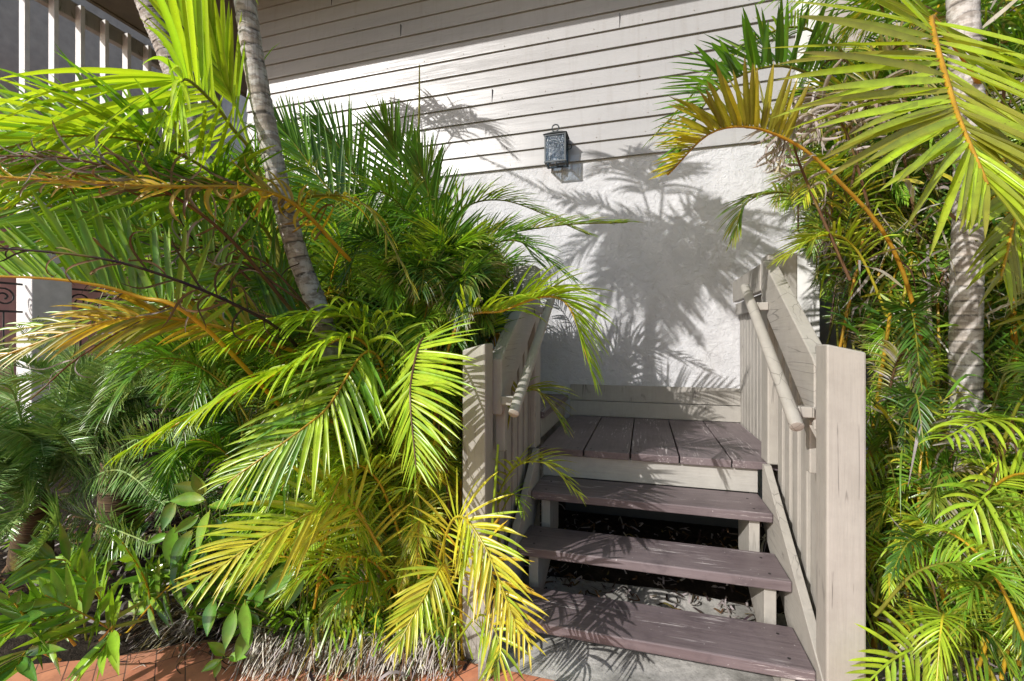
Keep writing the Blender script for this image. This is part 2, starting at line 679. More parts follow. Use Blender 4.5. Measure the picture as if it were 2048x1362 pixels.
# steps that go on up to the left along the wall
for i in range(3):
    z = LZ + .18 * (i + 1)
    x1 = -.635 - .28 * i
    m = MB()
    m.box((x1 - .30, 2.95, z - .045), (x1, 3.96, z))
    m.build("tread", TREAD_Y, stairs, .005)
    m = MB()
    m.box((x1 - .06, 2.97, z - .178), (x1 - .025, 3.95, z - .047))
    m.build("riser", TAUPE, stairs, .003)
m = MB()
m.box((-1.6, 2.9, .01), (-.66, 2.945, LZ + .1))
m.build("side_panel", TAUPE, stairs, .003)


def railing(side, label):
    s = side
    R = thing("stair_railing", label, "railing", (s * .66, 1.85, 0), "wooden railings on both sides of the stairs")

    def bx(x0, y0, z0, x1, y1, z1):
        m = MB()
        a, b = sorted((s * x0, s * x1))
        m.box((a, y0, z0), (b, y1, z1))
        return m

    def px(yz, x0, x1):
        m = MB()
        a, b = sorted((s * x0, s * x1))
        m.prism_x(yz, a, b)
        return m
    # lower newel, its top cut on a slant
    x0, x1 = (.605, .722) if s > 0 else (.64, .745)
    top = Z0 - .012
    m = MB()
    n = .028
    a, b = s * x0, s * x1
    m.prism_z([(min(a, b), 1.80), (max(a, b), 1.80), (max(a, b), 1.905), (min(a, b), 1.905)], .012, top)
    # chamfer of the outer top corner
    for i in range(4, 8):
        v = list(m.v[i])
        if abs(v[0] - b) < 1e-6:
            v[2] -= n
        m.v[i] = tuple(v)
    m.build("newel_post", TAUPE, R, .007)
    # landing newel
    bx(.625, 2.66, LZ + .002, .765, 2.80, Z0 + .455).build("newel_post", TAUPE, R, .008)
    # sloping top rail: a deep board set on edge
    px([(1.912, Z0 - .33), (1.912, Z0 - .085), (1.935, Z0 - .06), (2.656, Z0 + .425), (2.656, Z0 + .175)], .602, .66).build("top_rail", TAUPE_Y, R, .005)
    # bottom sloping cleat that carries the balusters
    k = .0
    y = 1.955
    while y < 2.62:
        zt = Z0 - .33 + (y - 1.912) * .68
        zb = Z0 - 1.275 + (y - 1.70) * .678
        px([(y, max(.02, zb - .45)), (y, zt + .03), (y + .075, zt + .03 + .075 * .68), (y + .075, max(.02, zb - .45))], .663, .70).build("baluster", TAUPE, R, .004)
        y += .118
    # round handrail on the inside
    dx = .005
    pts = []
    for i in range(8):
        t = i / 7
        pts.append((s * (.525 - dx), 1.815 + t * .86, Z0 - .305 + t * .59))
    m = MB()
    m.tube(pts, .0235, 14)
    m.build("handrail", TAUPE_Y, R, .003, True)
    for t in (.12, .86):
        y, z = 1.815 + t * .86, Z0 - .305 + t * .59
        bx(.545, y - .02, z - .05, .601, y + .02, z - .01).build("bracket", TAUPE, R, .004)
    px([(1.95, Z0 - .50), (1.95, Z0 - .30), (1.995, Z0 - .27), (1.995, Z0 - .50)], .60, .645).build("rail_block", TAUPE, R, .004)
    if s > 0:
        # level part along the landing
        bx(.62, 2.803, Z0 + .275, .66, 3.60, Z0 + .425).build("top_rail", TAUPE_Y, R, .005)
        y = 2.83
        while y < 3.93:
            bx(.74, y, LZ - .2, .775, y + .085, Z0 + .30).build("baluster", TAUPE, R, .004)
            y += .098
        bx(.70, 2.85, Z0 + .20, .738, 3.95, Z0 + .29).build("inner_rail", TAUPE_Y, R, .004)
    return R


railing(1, "taupe railing at the right of the stairs with palms behind it")
railing(-1, "taupe railing at the left of the stairs half hidden by yellow green fronds")

# ------------------------------------------------------------ wall lantern
lx0, lx1, ly0, ly1, lz0, lz1 = -.819, -.634, 3.815, 3.965, Z0 + 1.54, Z0 + 1.755
lant = thing("wall_lantern", "pewter box lantern with rippled glass fixed to the siding", "lantern", (-.73, 3.97, lz0))
t = .013
m = MB()
for x in (lx0, lx1 - t):
    for y in (ly0, ly1 - t):
        m.box((x, y, lz0), (x + t, y + t, lz1))
for z in (lz0 - t, lz1):
    m.box((lx0 - .002, ly0 - .002, z), (lx1 + .002, ly0 + t, z + t))
    m.box((lx0 - .002, ly1 - t, z), (lx1 + .002, ly1 + .002, z + t))
    m.box((lx0 - .002, ly0 + t + .001, z), (lx0 + t, ly1 - t - .001, z + t))
    m.box((lx1 - t, ly0 + t + .001, z), (lx1 + .002, ly1 - t - .001, z + t))
m.build("frame", LANTERN, lant, .001)
m = MB()
m.box((lx0 + .03, ly0 + .012, lz0 + .012), (lx0 + .036, ly0 + .018, lz1))
m.box((lx1 - .036, ly0 + .012, lz0 + .012), (lx1 - .03, ly0 + .018, lz1))
m.build("inner_bars", LANTERN, lant)
for a, b in (((lx0 + t, ly0 + .004, lz0), (lx1 - t, ly0 + .007, lz1)), ((lx0 + .004, ly0 + t, lz0), (lx0 + .007, ly1 - t, lz1)), ((lx1 - .007, ly0 + t, lz0), (lx1 - .004, ly1 - t, lz1))):
    MB().box(a, b).build("glass_pane", GLASS, lant)
m = MB()
rz = lz1 + t + .001
m.v = [(lx0 - .012, ly0 - .012, rz), (lx1 + .012, ly0 - .012, rz), (lx1 + .012, ly1 + .006, rz), (lx0 - .012, ly1 + .006, rz),
       (lx0 + .05, ly0 + .06, rz + .045), (lx1 - .05, ly0 + .06, rz + .045), (lx1 - .05, ly1 - .01, rz + .045), (lx0 + .05, ly1 - .01, rz + .045)]
m.f = [(0, 3, 2, 1), (4, 5, 6, 7), (0, 1, 5, 4), (1, 2, 6, 5), (2, 3, 7, 6), (3, 0, 4, 7)]
m.build("roof", LANTERN, lant, .002)
m = MB()
m.box((-.765, 3.966, lz0 + .05), (-.69, 3.978, lz1 + .075))
m.box((-.735, 3.88, lz0 - .009), (-.72, 3.965, lz0 + .004))
m.build("back_plate", LANTERN, lant, .003)
cx, cy, cz = -.735, 3.88, rz + .075
pts = [(cx + .03 * math.cos(a), cy, cz + .03 * math.sin(a)) for a in np.linspace(0, 2 * math.pi, 20)]
MB().tube(pts, .006, 8).build("finial_ring", LANTERN, lant, 0, True)
pts = [(lx1 + .012 + .02 * math.cos(a), 3.93, lz0 + .15 + .022 * math.sin(a)) for a in np.linspace(0, 2 * math.pi, 16)]
MB().tube(pts, .005, 8).build("side_ring", LANTERN, lant, 0, True)
m = MB()
m.tube([(cx, 3.89, lz0), (cx, 3.89, lz0 + .05)], .014, 10)
m.build("candle_sleeve", WHITE, lant, 0, True)
zz = np.linspace(0, 1, 9)
m = MB()
m.tube([(cx, 3.89, lz0 + .05 + .075 * k) for k in zz], [.010, .016, .0185, .018, .015, .011, .007, .004, .001], 12)
m.build("bulb", GLASS, lant, 0, True)

# ------------------------------------------------------------ foliage
rs = np.random.RandomState(11)
PAL = {
    'lime': (.42, .58, .04), 'bright': (.26, .46, .035), 'green': (.13, .31, .03), 'dark': (.055, .17, .025), 'deep': (.022, .08, .016),
    'yellow': (.62, .56, .05), 'gold': (.60, .40, .03), 'olive': (.26, .27, .035), 'dead': (.40, .35, .36), 'brown': (.16, .085, .05),
    'black': (.035, .022, .03), 'orange': (.62, .36, .035), 'sago': (.12, .27, .07), 'sagolight': (.30, .44, .17), 'straw': (.66, .62, .55),
}


def catmull(P, k=24):
    P = np.asarray(P, float)
    if len(P) == 2:
        t = np.linspace(0, 1, k)[:, None]
        return P[0] * (1 - t) + P[1] * t
    Q = np.vstack([2 * P[0] - P[1], P, 2 * P[-1] - P[-2]])
    out = []
    segs = len(P) - 1
    for g in np.linspace(0, segs - 1e-6, k):
        i = int(g)
        t = g - i
        a, b, c, d = Q[i], Q[i + 1], Q[i + 2], Q[i + 3]
        out.append(.5 * ((2 * b) + (-a + c) * t + (2 * a - 5 * b + 4 * c - d) * t * t + (-a + 3 * b - 3 * c + d) * t ** 3))
    return np.array(out)


def nrm(v):
    return v / np.maximum(np.linalg.norm(v, axis=-1, keepdims=True), 1e-9)


TOCAM = np.array((SN, -CS, 0.0))


def frond(P, L=.35, n=42, w=.022, c='green', c2=None, rc=None, up=(0, 0, 1), a0=72, a1=22, vee=28, droop=.55, start=.22, rr=.008,
          curl=0., shape='strap', jit=.12, sides=(1, -1), tipdry=.0, k=6, miss=.03, seed=None, mixp=.15, gamma=1.6):
    """a feather leaf: a tapering rachis with rows of folded leaflets; returns verts, faces, colours"""
    r = np.random.RandomState(seed if seed is not None else rs.randint(1 << 30))
    R = catmull(P, 30)
    T = nrm(np.gradient(R, axis=0))
    up = np.asarray(up, float)
    S = np.cross(T, up)
    bad = np.linalg.norm(S, axis=1) < .15
    S = nrm(S)
    for i in range(1, len(S)):
        if bad[i] or S[i] @ S[i - 1] < 0:
            S[i] = nrm(S[i - 1] - T[i] * (T[i] @ S[i - 1]))
    N = np.cross(S, T)
    arc = np.linspace(0, 1, 30)

    def at(A, t):
        return np.stack([np.interp(t, arc, A[:, i]) for i in range(3)], -1)
    vs, fs, cs = [], [], []
    base = np.array(PAL[c]) if isinstance(c, str) else np.array(c)
    alt = np.array(PAL[c2]) if c2 else base * (.75, .8, .8)
    rcol = np.array(PAL[rc]) if rc else base * .5 + np.array(PAL['yellow']) * .4
    off = 0
    for sd in sides:
        t = start + (1 - start) * ((np.arange(n) + r.uniform(-.25, .25, n) + (.25 if sd > 0 else -.25)) / n).clip(0, 1)
        keep = r.rand(n) > miss
        t = t[keep]
        m_ = len(t)
        q = (t - start) / (1 - start)
        ln = L * (.5 + .5 * np.sin(math.pi * np.clip(q * .8 + .15, 0, 1))) * (1 - .45 * q ** 2) * (1 + r.normal(0, .07, m_))
        a = np.radians(a0 + (a1 - a0) * q ** .8 + r.normal(0, 4, m_))
        v = np.radians(vee + r.normal(0, 7, m_))
        p, Tt, St, Nt = at(R, t), nrm(at(T, t)), nrm(at(S, t)), nrm(at(N, t))
        d0 = np.cos(a)[:, None] * Tt + np.sin(a)[:, None] * (sd * np.cos(v)[:, None] * St + np.sin(v)[:, None] * Nt)
        d0 = nrm(d0 + r.normal(0, jit * .35, (m_, 3)))
        dr = droop * (1 + r.normal(0, .25, m_))
        roll = r.normal(0, .25, m_)
        cax = nrm(r.normal(0, 1, (m_, 3)))
        cur = p.copy()
        pos = [cur.copy()]
        dirs = [d0.copy()]
        for j in range(k):
            s = (j + 1) / k
            d = nrm(d0 + np.array((0, 0, -1.)) * (dr * s ** gamma)[:, None])
            if curl:
                ang = curl * s * s * 3
                d = nrm(d * math.cos(ang) + np.cross(cax, d) * math.sin(ang) + cax * (cax * d).sum(1)[:, None] * (1 - math.cos(ang)))
            cur = cur + d * (ln / k)[:, None]
            pos.append(cur.copy())
            dirs.append(d)
        colr = base + (alt - base) * (r.rand(m_, 1) ** 2)
        mm = r.rand(m_) < mixp
        colr[mm] = alt
        colr = colr * (1 + r.normal(0, .1, (m_, 1)))
        V = np.zeros((m_, k + 1, 3, 3))
        C = np.zeros((m_, k + 1, 3, 3))
        for j in range(k + 1):
            s = j / k
            if shape == 'strap':
                wd = w * min(1, .35 + s * 4) * (1 - s ** 3.2) ** .8
            elif shape == 'lobe':
                wd = w * (math.sin(math.pi * (s * .96 + .04) ** .8) ** 1.05 if s < 1 else 0)
            else:
                wd = w * (1 - s) ** .5
            W = nrm(np.cross(dirs[j], Nt))
            B = nrm(np.cross(W, dirs[j]))
            W = W * np.cos(roll)[:, None] + B * np.sin(roll)[:, None]
            B = nrm(np.cross(W, dirs[j]))
            lw = (wd * .5) * (ln / L).clip(.55, 1)[:, None] if shape != 'lobe' else wd * .5
            V[:, j, 0] = pos[j] - W * lw + B * lw * .35
            V[:, j, 1] = pos[j] - B * lw * .25
            V[:, j, 2] = pos[j] + W * lw + B * lw * .35
            cc = colr.copy()
            if tipdry and s > .6:
                f = tipdry * ((s - .6) / .4)
                cc = cc * (1 - f) + np.array(PAL['brown']) * 1.6 * f
            C[:, j, 0] = cc * .96
            C[:, j, 1] = cc * 1.12 + np.array((.03, .03, 0))
            C[:, j, 2] = cc
        vs.append(V.reshape(-1, 3))
        cs.append(C.reshape(-1, 3))
        ids = off + (np.arange(m_)[:, None] * (k + 1) * 3)
        quad = []
        for j in range(k):
            for e in (0, 1):
                a_ = j * 3 + e
                quad.append((a_, a_ + 1, a_ + 4, a_ + 3))
        quad = np.array(quad)
        fs.append((ids[:, :, None] + quad[None].reshape(1, -1, 4)).reshape(-1, 4))
        off += m_ * (k + 1) * 3
    # rachis
    nn = 6
    ang = np.linspace(0, 2 * math.pi, nn, endpoint=False)
    rad = rr * (1 - .8 * arc) + .0012
    V = R[:, None] + (np.cos(ang)[None, :, None] * S[:, None] + np.sin(ang)[None, :, None] * N[:, None]) * rad[:, None, None]
    vs.append(V.reshape(-1, 3))
    cs.append(np.tile(rcol, (30 * nn, 1)) * (1 + r.normal(0, .06, (30 * nn, 1))))
    q = []
    for i in range(29):
        for e in range(nn):
            a_, b_ = off + i * nn + e, off + i * nn + (e + 1) % nn
            q.append((a_, b_, b_ + nn, a_ + nn))
    fs.append(np.array(q))
    return np.vstack(vs), np.vstack(fs), np.clip(np.vstack(cs), .004, .95)


def wallclip(V):
    m_ = (V[:, 1] > 3.955) & (V[:, 0] < 1.3)
    V = V.copy()
    V[m_, 1] = 3.955 - rs.rand(m_.sum()) * .01
    V[:, 2] = np.maximum(V[:, 2], .016)
    return V


def raw(name, V, Fc, C, mat, parent=None, smooth=True):
    me = bpy.data.meshes.new(name)
    nv, nf = len(V), len(Fc)
    me.vertices.add(nv)
    me.vertices.foreach_set("co", np.asarray(V, np.float32).ravel())
    k = Fc.shape[1]
    me.loops.add(nf * k)
    me.loops.foreach_set("vertex_index", Fc.astype(np.int32).ravel())
    me.polygons.add(nf)
    me.polygons.foreach_set("loop_start", np.arange(nf, dtype=np.int32) * k)
    me.update(calc_edges=True)
    if smooth:
        me.polygons.foreach_set("use_smooth", np.ones(nf, bool))
    ca = me.color_attributes.new("Col", 'FLOAT_COLOR', 'POINT')
    ca.data.foreach_set("color", np.hstack([C, np.ones((nv, 1))]).astype(np.float32).ravel())
    me.validate()
    return obj(name, me, mat, parent)


def add(parent, P, mat=None, name="frond", **kw):
    V, Fc, C = frond(P, **kw)
    return raw(name, wallclip(V), Fc, C, mat or LEAF, parent)


# the open middle of the picture: the wall, the rails and the stairs stay clear of loose fronds
LY = [-3000, 0, 100, 150, 230, 300, 350, 400, 450, 560, 640, 700, 760, 900, 1362, 3000]
LX = [560, 540, 545, 640, 800, 860, 930, 1060, 1130, 1110, 1010, 940, 925, 925, 925, 925]
RY = [-3000, 0, 100, 300, 350, 420, 500, 540, 620, 690, 700, 1362, 3000]
RX = [1560, 1540, 1520, 1480, 1490, 1530, 1575, 1615, 1640, 1690, 1722, 1722, 1722]


def clear(V, tol=.02):
    x, y, d = proj(V)
    inf = (d > .05)
    if (inf & (d < .85) & (x > -100) & (x < 2150) & (y > -100) & (y < 1460)).any():
        return False
    bad = (x > np.interp(y, LY, LX)) & (x < np.interp(y, RY, RX)) & (y > -20) & inf
    tx = np.interp(y, [0, 290, 500, 650, 720], [492, 540, 592, 650, 680])
    cov = (np.abs(x - tx) < 30) & (y > 60) & (y < 690) & (d < 2.15) & inf
    cov |= (np.abs(x - 1934) < 30) & (y > 170) & (y < 900) & (d < 2.1) & inf
    cov |= (x > -20) & (x < 270) & (y > 555) & (y < 650) & (rs.rand(len(x)) < .25) & inf
    # the left newel keeps most of its sunlight
    t_ = 1.8 - V[:, 1]
    hx, hz = V[:, 0] + .66 * t_ + .69, V[:, 2] - .69 * t_
    shd = (t_ > 0) & (np.abs(hx) < .07) & (hz > .15) & (hz < 1.36)
    return bad.mean() < tol and cov.mean() < .006 and shd.mean() < .012


def trunk(parent, P, r0, r1, name="trunk", c=(.27, .235, .20), ring=.07, n=14, mat=None):
    NS = 420
    R = catmull(P, NS)
    seg = np.linalg.norm(np.diff(R, axis=0), axis=1)
    s = np.concatenate([[0], np.cumsum(seg)])
    T = nrm(np.gradient(R, axis=0))
    A = nrm(np.cross(T, (0.1, 1, 0)))
    B = np.cross(A, T)
    ang = np.linspace(0, 2 * math.pi, n, endpoint=False)
    rad = r0 + (r1 - r0) * s / s[-1]
    wob = .25 * np.sin(s * 9 + 1)
    ph = (s / ring + wob) % 1
    rad = rad * (1 - .07 * np.where(ph < .12, 1 - ph / .12, 0) + .05 * ph)
    jag = rs.normal(0, .012, (NS, n))
    V = R[:, None] + (np.cos(ang)[None, :, None] * A[:, None] + np.sin(ang)[None, :, None] * B[:, None]) * (rad[:, None] * (1 + jag))[:, :, None]
    C = np.tile(np.array(c), (NS, n, 1)) * (1 + rs.normal(0, .14, (NS, n, 1)))
    C[ph < .13] *= .28
    C[(ph > .13) & (ph < .35)] *= 1.5
    q = []
    for i in range(NS - 1):
        for e in range(n):
            a_, b_ = i * n + e, i * n + (e + 1) % n
            q.append((a_, b_, b_ + n, a_ + n))
    return raw(name, V.reshape(-1, 3), np.array(q), C.reshape(-1, 3).clip(0, .9), mat or BARK, parent)


def cane(parent, P, r, c='gold', name="cane"):
    """smooth ringed cane of a clumping palm"""
    R = catmull(P, 40)
    T = nrm(np.gradient(R, axis=0))
    A = nrm(np.cross(T, (0.1, 1, 0)))
    B = np.cross(A, T)
    n = 8
    ang = np.linspace(0, 2 * math.pi, n, endpoint=False)
    rad = np.linspace(r, r * .6, 40) * (1 + .12 * (np.arange(40) % 6 == 0))
    V = R[:, None] + (np.cos(ang)[None, :, None] * A[:, None] + np.sin(ang)[None, :, None] * B[:, None]) * rad[:, None, None]
    C = np.tile(np.array(PAL[c]), (40, n, 1)) * (1 + rs.normal(0, .08, (40, n, 1)))
    C[np.arange(40) % 6 == 0] *= .5
    q = []
    for i in range(39):
        for e in range(n):
            a_, b_ = i * n + e, i * n + (e + 1) % n
            q.append((a_, b_, b_ + n, a_ + n))
    return raw(name, V.reshape(-1, 3), np.array(q), C.reshape(-1, 3).clip(0, .9), LEAF, parent)


def rnd_fronds(parent, base, n, hz, reach, rise, cols, L=(.22, .34), spread=.25, az=None, w=.02, nl=36, dr=(.4, 1.0), tries=12, tip=0, mat=None, curl=0, tol=.02, fall=(.7, 1.25)):
    """loose fronds that leave the clump at height hz, rise and arch over"""
    made = 0
    nl, w = int(nl * 1.35), w * .74
    n = int(n * 1.35)
    for i in range(n):
        for _ in range(tries):
            a = rs.uniform(0, 2 * math.pi) if az is None else math.radians(rs.uniform(*az))
            D = np.array((math.cos(a), math.sin(a), 0))
            h0 = rs.uniform(*hz)
            P0 = np.array((base[0], base[1], h0)) + np.array((rs.normal(0, spread), rs.normal(0, spread), 0))
            rc_, ri = rs.uniform(*reach), rs.uniform(*rise)
            fl = rs.uniform(*fall)
            side = np.array((-D[1], D[0], 0)) * rs.normal(0, .12) * rc_
            P = [P0, P0 + D * rc_ * .30 + np.array((0, 0, ri * .75)), P0 + D * rc_ * .68 + side * .5 + np.array((0, 0, ri * 1.0)), P0 + D * rc_ + side + np.array((0, 0, ri * (1.0 - .45 * fl)))]
            c = cols[rs.randint(len(cols))]
            upv = nrm(np.array((0, 0, 1)) + rs.normal(0, .25, 3))
            V, Fc, C = frond(P, L=rs.uniform(*L), n=nl, w=w, c=c[0], c2=c[1] if len(c) > 1 else None, rc=c[2] if len(c) > 2 else None,
                             up=upv, droop=rs.uniform(*dr), vee=rs.uniform(5, 40), rr=.005, k=5, tipdry=rs.choice([0, .3, .8]), curl=curl)
            if clear(V, tol) and not ((np.abs(V[:, 0]) < .58) & (V[:, 1] > 1.9) & (V[:, 2] < 2.4)).mean() > .05:
                raw("frond", wallclip(V), Fc, C, mat or LEAF, parent)
                made += 1
                break
    if made < n * .8:
        print('fronds', parent.name, base, made, 'of', n)
    return made


# ---- the clump left of the stairs, in front: key fronds
P3 = lambda *a: [pt(*q) for q in a]
TC = nrm(TOCAM + np.array((0, 0, .5)))
A = thing("areca_palm", "yellow green clumping palm leaning on the left newel post of the stairs", "palm", gpt(850, 1285), "clumping palms")
add(A, P3((800, 1180, 2.0), (700, 1015, 1.8), (560, 1058, 1.62), (400, 1160, 1.5)), L=.30, n=34, w=.017, c='yellow', c2='lime', up=TC, vee=10, droop=.30, start=.15, rr=.007, a0=60, seed=1)
add(A, P3((860, 1150, 2.1), (760, 720, 1.9), (640, 830, 1.66), (455, 965, 1.55)), L=.34, n=48, w=0.018, c='lime', c2='green', rc='gold', up=TC, vee=5, droop=.45, start=.3, rr=.007, a0=70, seed=2)
add(A, P3((900, 1100, 2.15), (860, 700, 1.9), (822, 765, 1.66), (832, 935, 1.55)), L=.32, n=43, w=0.016, c='lime', c2='bright', rc='brown', up=TC, vee=12, droop=.22, start=.42, rr=.007, a0=88, a1=35, seed=3)
add(A, P3((830, 1100, 2.1), (740, 700, 1.9), (560, 745, 1.7), (245, 905, 1.6)), L=.30, n=50, w=0.019, c='lime', c2='bright', rc='gold', up=(0, 0, 1), vee=25, droop=1.3, start=.35, rr=.007, seed=4)
add(A, P3((830, 1050, 2.2), (760, 680, 2.0), (610, 640, 1.85), (440, 690, 1.7)), L=.34, n=45, w=0.020, c='bright', c2='lime', up=(0, 0, 1), vee=25, droop=1.3, start=.3, rr=.007, seed=5)
add(A, P3((830, 1150, 2.1), (898, 690, 2.0), (1010, 620, 1.92), (1125, 600, 1.86), (1185, 745, 1.8)), L=.34, n=50, w=.018, c='lime', c2='bright', rc='gold', up=(0, 0, 1), vee=25, droop=.6, start=.32, rr=.008, a0=62, seed=6)
add(A, P3((860, 1200, 2.0), (905, 1040, 1.8), (965, 1085, 1.65), (1040, 1270, 1.52)), L=.24, n=32, w=.016, c='yellow', c2='lime', up=TC, vee=10, droop=.45, start=.2, rr=.006, a0=70, seed=7)
add(A, P3((870, 1230, 1.95), (940, 1110, 1.72), (1000, 1180, 1.6), (1065, 1300, 1.5)), L=.22, n=15, w=.016, c='yellow', c2='gold', up=TC, vee=10, droop=.3, start=.2, rr=.006, a0=70, seed=8)
add(A, P3((900, 1230, 1.95), (890, 1130, 1.7), (845, 1200, 1.58), (790, 1300, 1.5)), L=.17, n=30, w=.013, c='yellow', c2='lime', up=TC, vee=10, droop=.25, start=.2, rr=.005, a0=70, seed=9)
add(A, P3((900, 1300, 1.98), (960, 1230, 1.75), (1000, 1290, 1.62), (985, 1350, 1.58)), L=.16, n=16, w=.014, c='bright', c2='yellow', up=TC, vee=10, droop=.5, start=.2, rr=.004, seed=10)
add(A, P3((960, 1150, 2.2), (1010, 960, 2.12), (1085, 925, 2.0), (1160, 990, 1.95)), L=.20, n=26, w=.012, c='lime', c2='olive', up=(0, 0, 1), vee=20, droop=.5, start=.2, rr=.004, seed=11)
add(A, P3((980, 1150, 2.3), (1020, 830, 2.3), (1070, 780, 2.2), (1130, 850, 2.15)), L=.28, n=16, w=.016, c='olive', c2='green', up=(0, 0, 1), vee=20, droop=.6, start=.3, rr=.005, seed=12)
add(A, P3((960, 1120, 2.1), (1010, 1010, 2.1), (1030, 990, 2.05), (1050, 1030, 2.0)), L=.12, n=12, w=.01, c='green', c2='lime', up=(0, 0, 1), vee=20, droop=.6, start=.2, rr=.004, seed=13)
cA = gpt(850, 1285)
rnd_fronds(A, cA + (0, .15, 0), 34, (.15, .7), (.25, .62), (.25, .55), [('yellow', 'lime', 'gold'), ('lime', 'yellow', 'gold'), ('lime', 'bright', 'gold'), ('bright', 'lime', 'gold')], L=(.14, .24), spread=.16, w=.014, nl=30, dr=(.4, 1.1), tol=.04)
rnd_fronds(A, cA + (0, .25, 0), 24, (.6, 1.0), (.3, .7), (.25, .5), [('lime', 'bright', 'gold'), ('bright', 'green', 'gold'), ('green', 'bright')], L=(.22, .32), spread=.2, w=.018, nl=34, dr=(.5, 1.2), tol=.03)
rnd_fronds(A, gpt(720, 1265) + (0, .1, 0), 40, (.1, .5), (.2, .5), (.2, .45), [('yellow', 'lime', 'gold'), ('lime', 'bright', 'gold'), ('bright', 'green', 'gold')], L=(.13, .22), spread=.13, w=.015, nl=30, dr=(.4, 1.1), tol=.04)
rnd_fronds(A, gpt(790, 1270) + (0, .05, 0), 34, (.3, .75), (.12, .4), (.2, .4), [('yellow', 'lime', 'gold'), ('lime', 'bright', 'yellow'), ('bright', 'lime', 'yellow')], L=(.1, .18), spread=.12, w=.013, nl=34, dr=(.4, 1.1), tol=.04)
rnd_fronds(A, gpt(860, 1290) + (0, .1, 0), 44, (.1, .7), (.12, .35), (.2, .4), [('yellow', 'lime', 'gold'), ('lime', 'bright', 'gold'), ('bright', 'green', 'gold')], L=(.1, .18), spread=.07, w=.014, nl=30, dr=(.4, 1.1), tol=.05)
for i in range(30):
    b = cA + (rs.normal(0, .16), .12 + rs.normal(0, .12), 0)
    cane(A, [b, b + (rs.normal(0, .04), rs.normal(0, .04), .4), b + (rs.normal(0, .12), rs.normal(0, .1), rs.uniform(.6, .95))], .009, ['gold', 'olive', 'lime', 'brown'][rs.randint(4)])

# ---- dark clump behind
B = thing("areca_palm", "dark green clumping palm against the white wall behind the leaning trunk", "palm", (-1.15, 2.75, 0), "clumping palms")
for q in [((800, 700, 2.9), (850, 480, 2.8), (800, 330, 2.7), (770, 250, 2.6)), ((830, 720, 2.9), (880, 520, 2.8), (860, 400, 2.7), (830, 300, 2.6)),
          ((760, 700, 2.9), (760, 480, 2.8), (700, 330, 2.7), (640, 240, 2.6)), ((780, 700, 2.7), (720, 480, 2.6), (620, 330, 2.5), (560, 250, 2.45))]:
    add(B, P3(*q), L=.40, n=44, w=.019, c='green', c2='dark', rc='olive', up=TC, vee=10, droop=.12, start=.25, a0=50, a1=12, rr=.008)
add(B, P3((850, 650, 2.7), (880, 564, 2.65), (976, 482, 2.6), (1106, 452, 2.5), (1255, 445, 2.4)), L=.34, n=46, w=.016, c='green', c2='olive', rc='olive', up=(.1, -.3, 1), vee=25, droop=.30, start=.2, a0=70, a1=18, seed=21)
add(B, P3((840, 650, 2.9), (900, 450, 2.9), (1000, 400, 2.8), (1180, 470, 2.7)), L=.32, n=44, w=.016, c='bright', c2='olive', rc='olive', up=(.1, -.3, 1), vee=30, droop=.4, start=.2, a0=70, a1=18, seed=22)
add(B, P3((840, 700, 2.5), (900, 560, 2.5), (1020, 480, 2.4), (1150, 560, 2.3)), L=.30, n=40, w=.015, c='green', c2='dark', rc='olive', up=(.1, -.3, 1), vee=20, droop=.5, start=.2, a0=70, a1=18, seed=23)
add(B, P3((830, 600, 2.9), (832, 350, 2.85), (838, 240, 2.8), (839, 130, 2.8)), L=.05, n=5, w=.008, c='olive', start=.3, a0=8, a1=4, rr=.014, seed=24)
rnd_fronds(B, (-1.2, 2.85), 52, (.5, 1.5), (.35, .95), (.4, .8), [('green', 'dark', 'olive'), ('dark', 'green'), ('bright', 'green', 'olive'), ('dark', 'deep'), ('green', 'bright', 'gold')], L=(.26, .42), spread=.3, w=.019, nl=36, dr=(.2, .8), tol=.03)
rnd_fronds(B, (-1.0, 2.4), 20, (.4, 1.1), (.3, .7), (.4, .7), [('green', 'dark', 'olive'), ('dark', 'green'), ('bright', 'lime', 'olive')], L=(.2, .34), spread=.25, w=.016, nl=34, dr=(.4, 1.), tol=.02)
for i in range(10):
    b = np.array((-1.2 + rs.normal(0, .2), 2.8 + rs.normal(0, .2), 0))
    cane(B, [b, b + (rs.normal(0, .06), 0, .8), b + (rs.normal(0, .2), rs.normal(0, .1), rs.uniform(1.4, 1.9))], .014, ['olive', 'dark', 'brown'][rs.randint(3)])

C_ = thing("areca_palm", "bushy green palm filling the wall between the leaning trunk and the slat screen", "palm", (-2.6, 3.0, 0), "clumping palms")
rnd_fronds(C_, (-2.5, 3.0), 46, (.5, 1.9), (.4, 1.1), (.5, .9), [('green', 'dark', 'olive'), ('bright', 'green'), ('dark', 'deep'), ('lime', 'bright', 'gold')], L=(.28, .42), spread=.35, w=.022, nl=34, dr=(.3, .9), tol=.02)
rnd_fronds(C_, (-1.7, 2.3), 26, (.5, 1.4), (.3, .8), (.4, .8), [('green', 'dark', 'olive'), ('bright', 'green'), ('lime', 'bright', 'gold')], L=(.24, .36), spread=.3, w=.02, nl=34, dr=(.4, 1.), tol=.02)
FILL = [('green', 'dark', 'olive'), ('bright', 'green', 'gold'), ('dark', 'deep'), ('lime', 'bright', 'gold'), ('green', 'bright')]
rnd_fronds(B, (-.98, 2.25), 46, (.7, 1.45), (.2, .5), (.25, .5), FILL, L=(.2, .32), spread=.16, w=.015, nl=40, dr=(.3, 1.), tol=.03)
rnd_fronds(B, (-.83, 2.2), 70, (.75, 1.3), (.15, .4), (.2, .45), FILL, L=(.2, .30), spread=.1, w=.016, nl=40, dr=(.3, 1.), tol=.05)
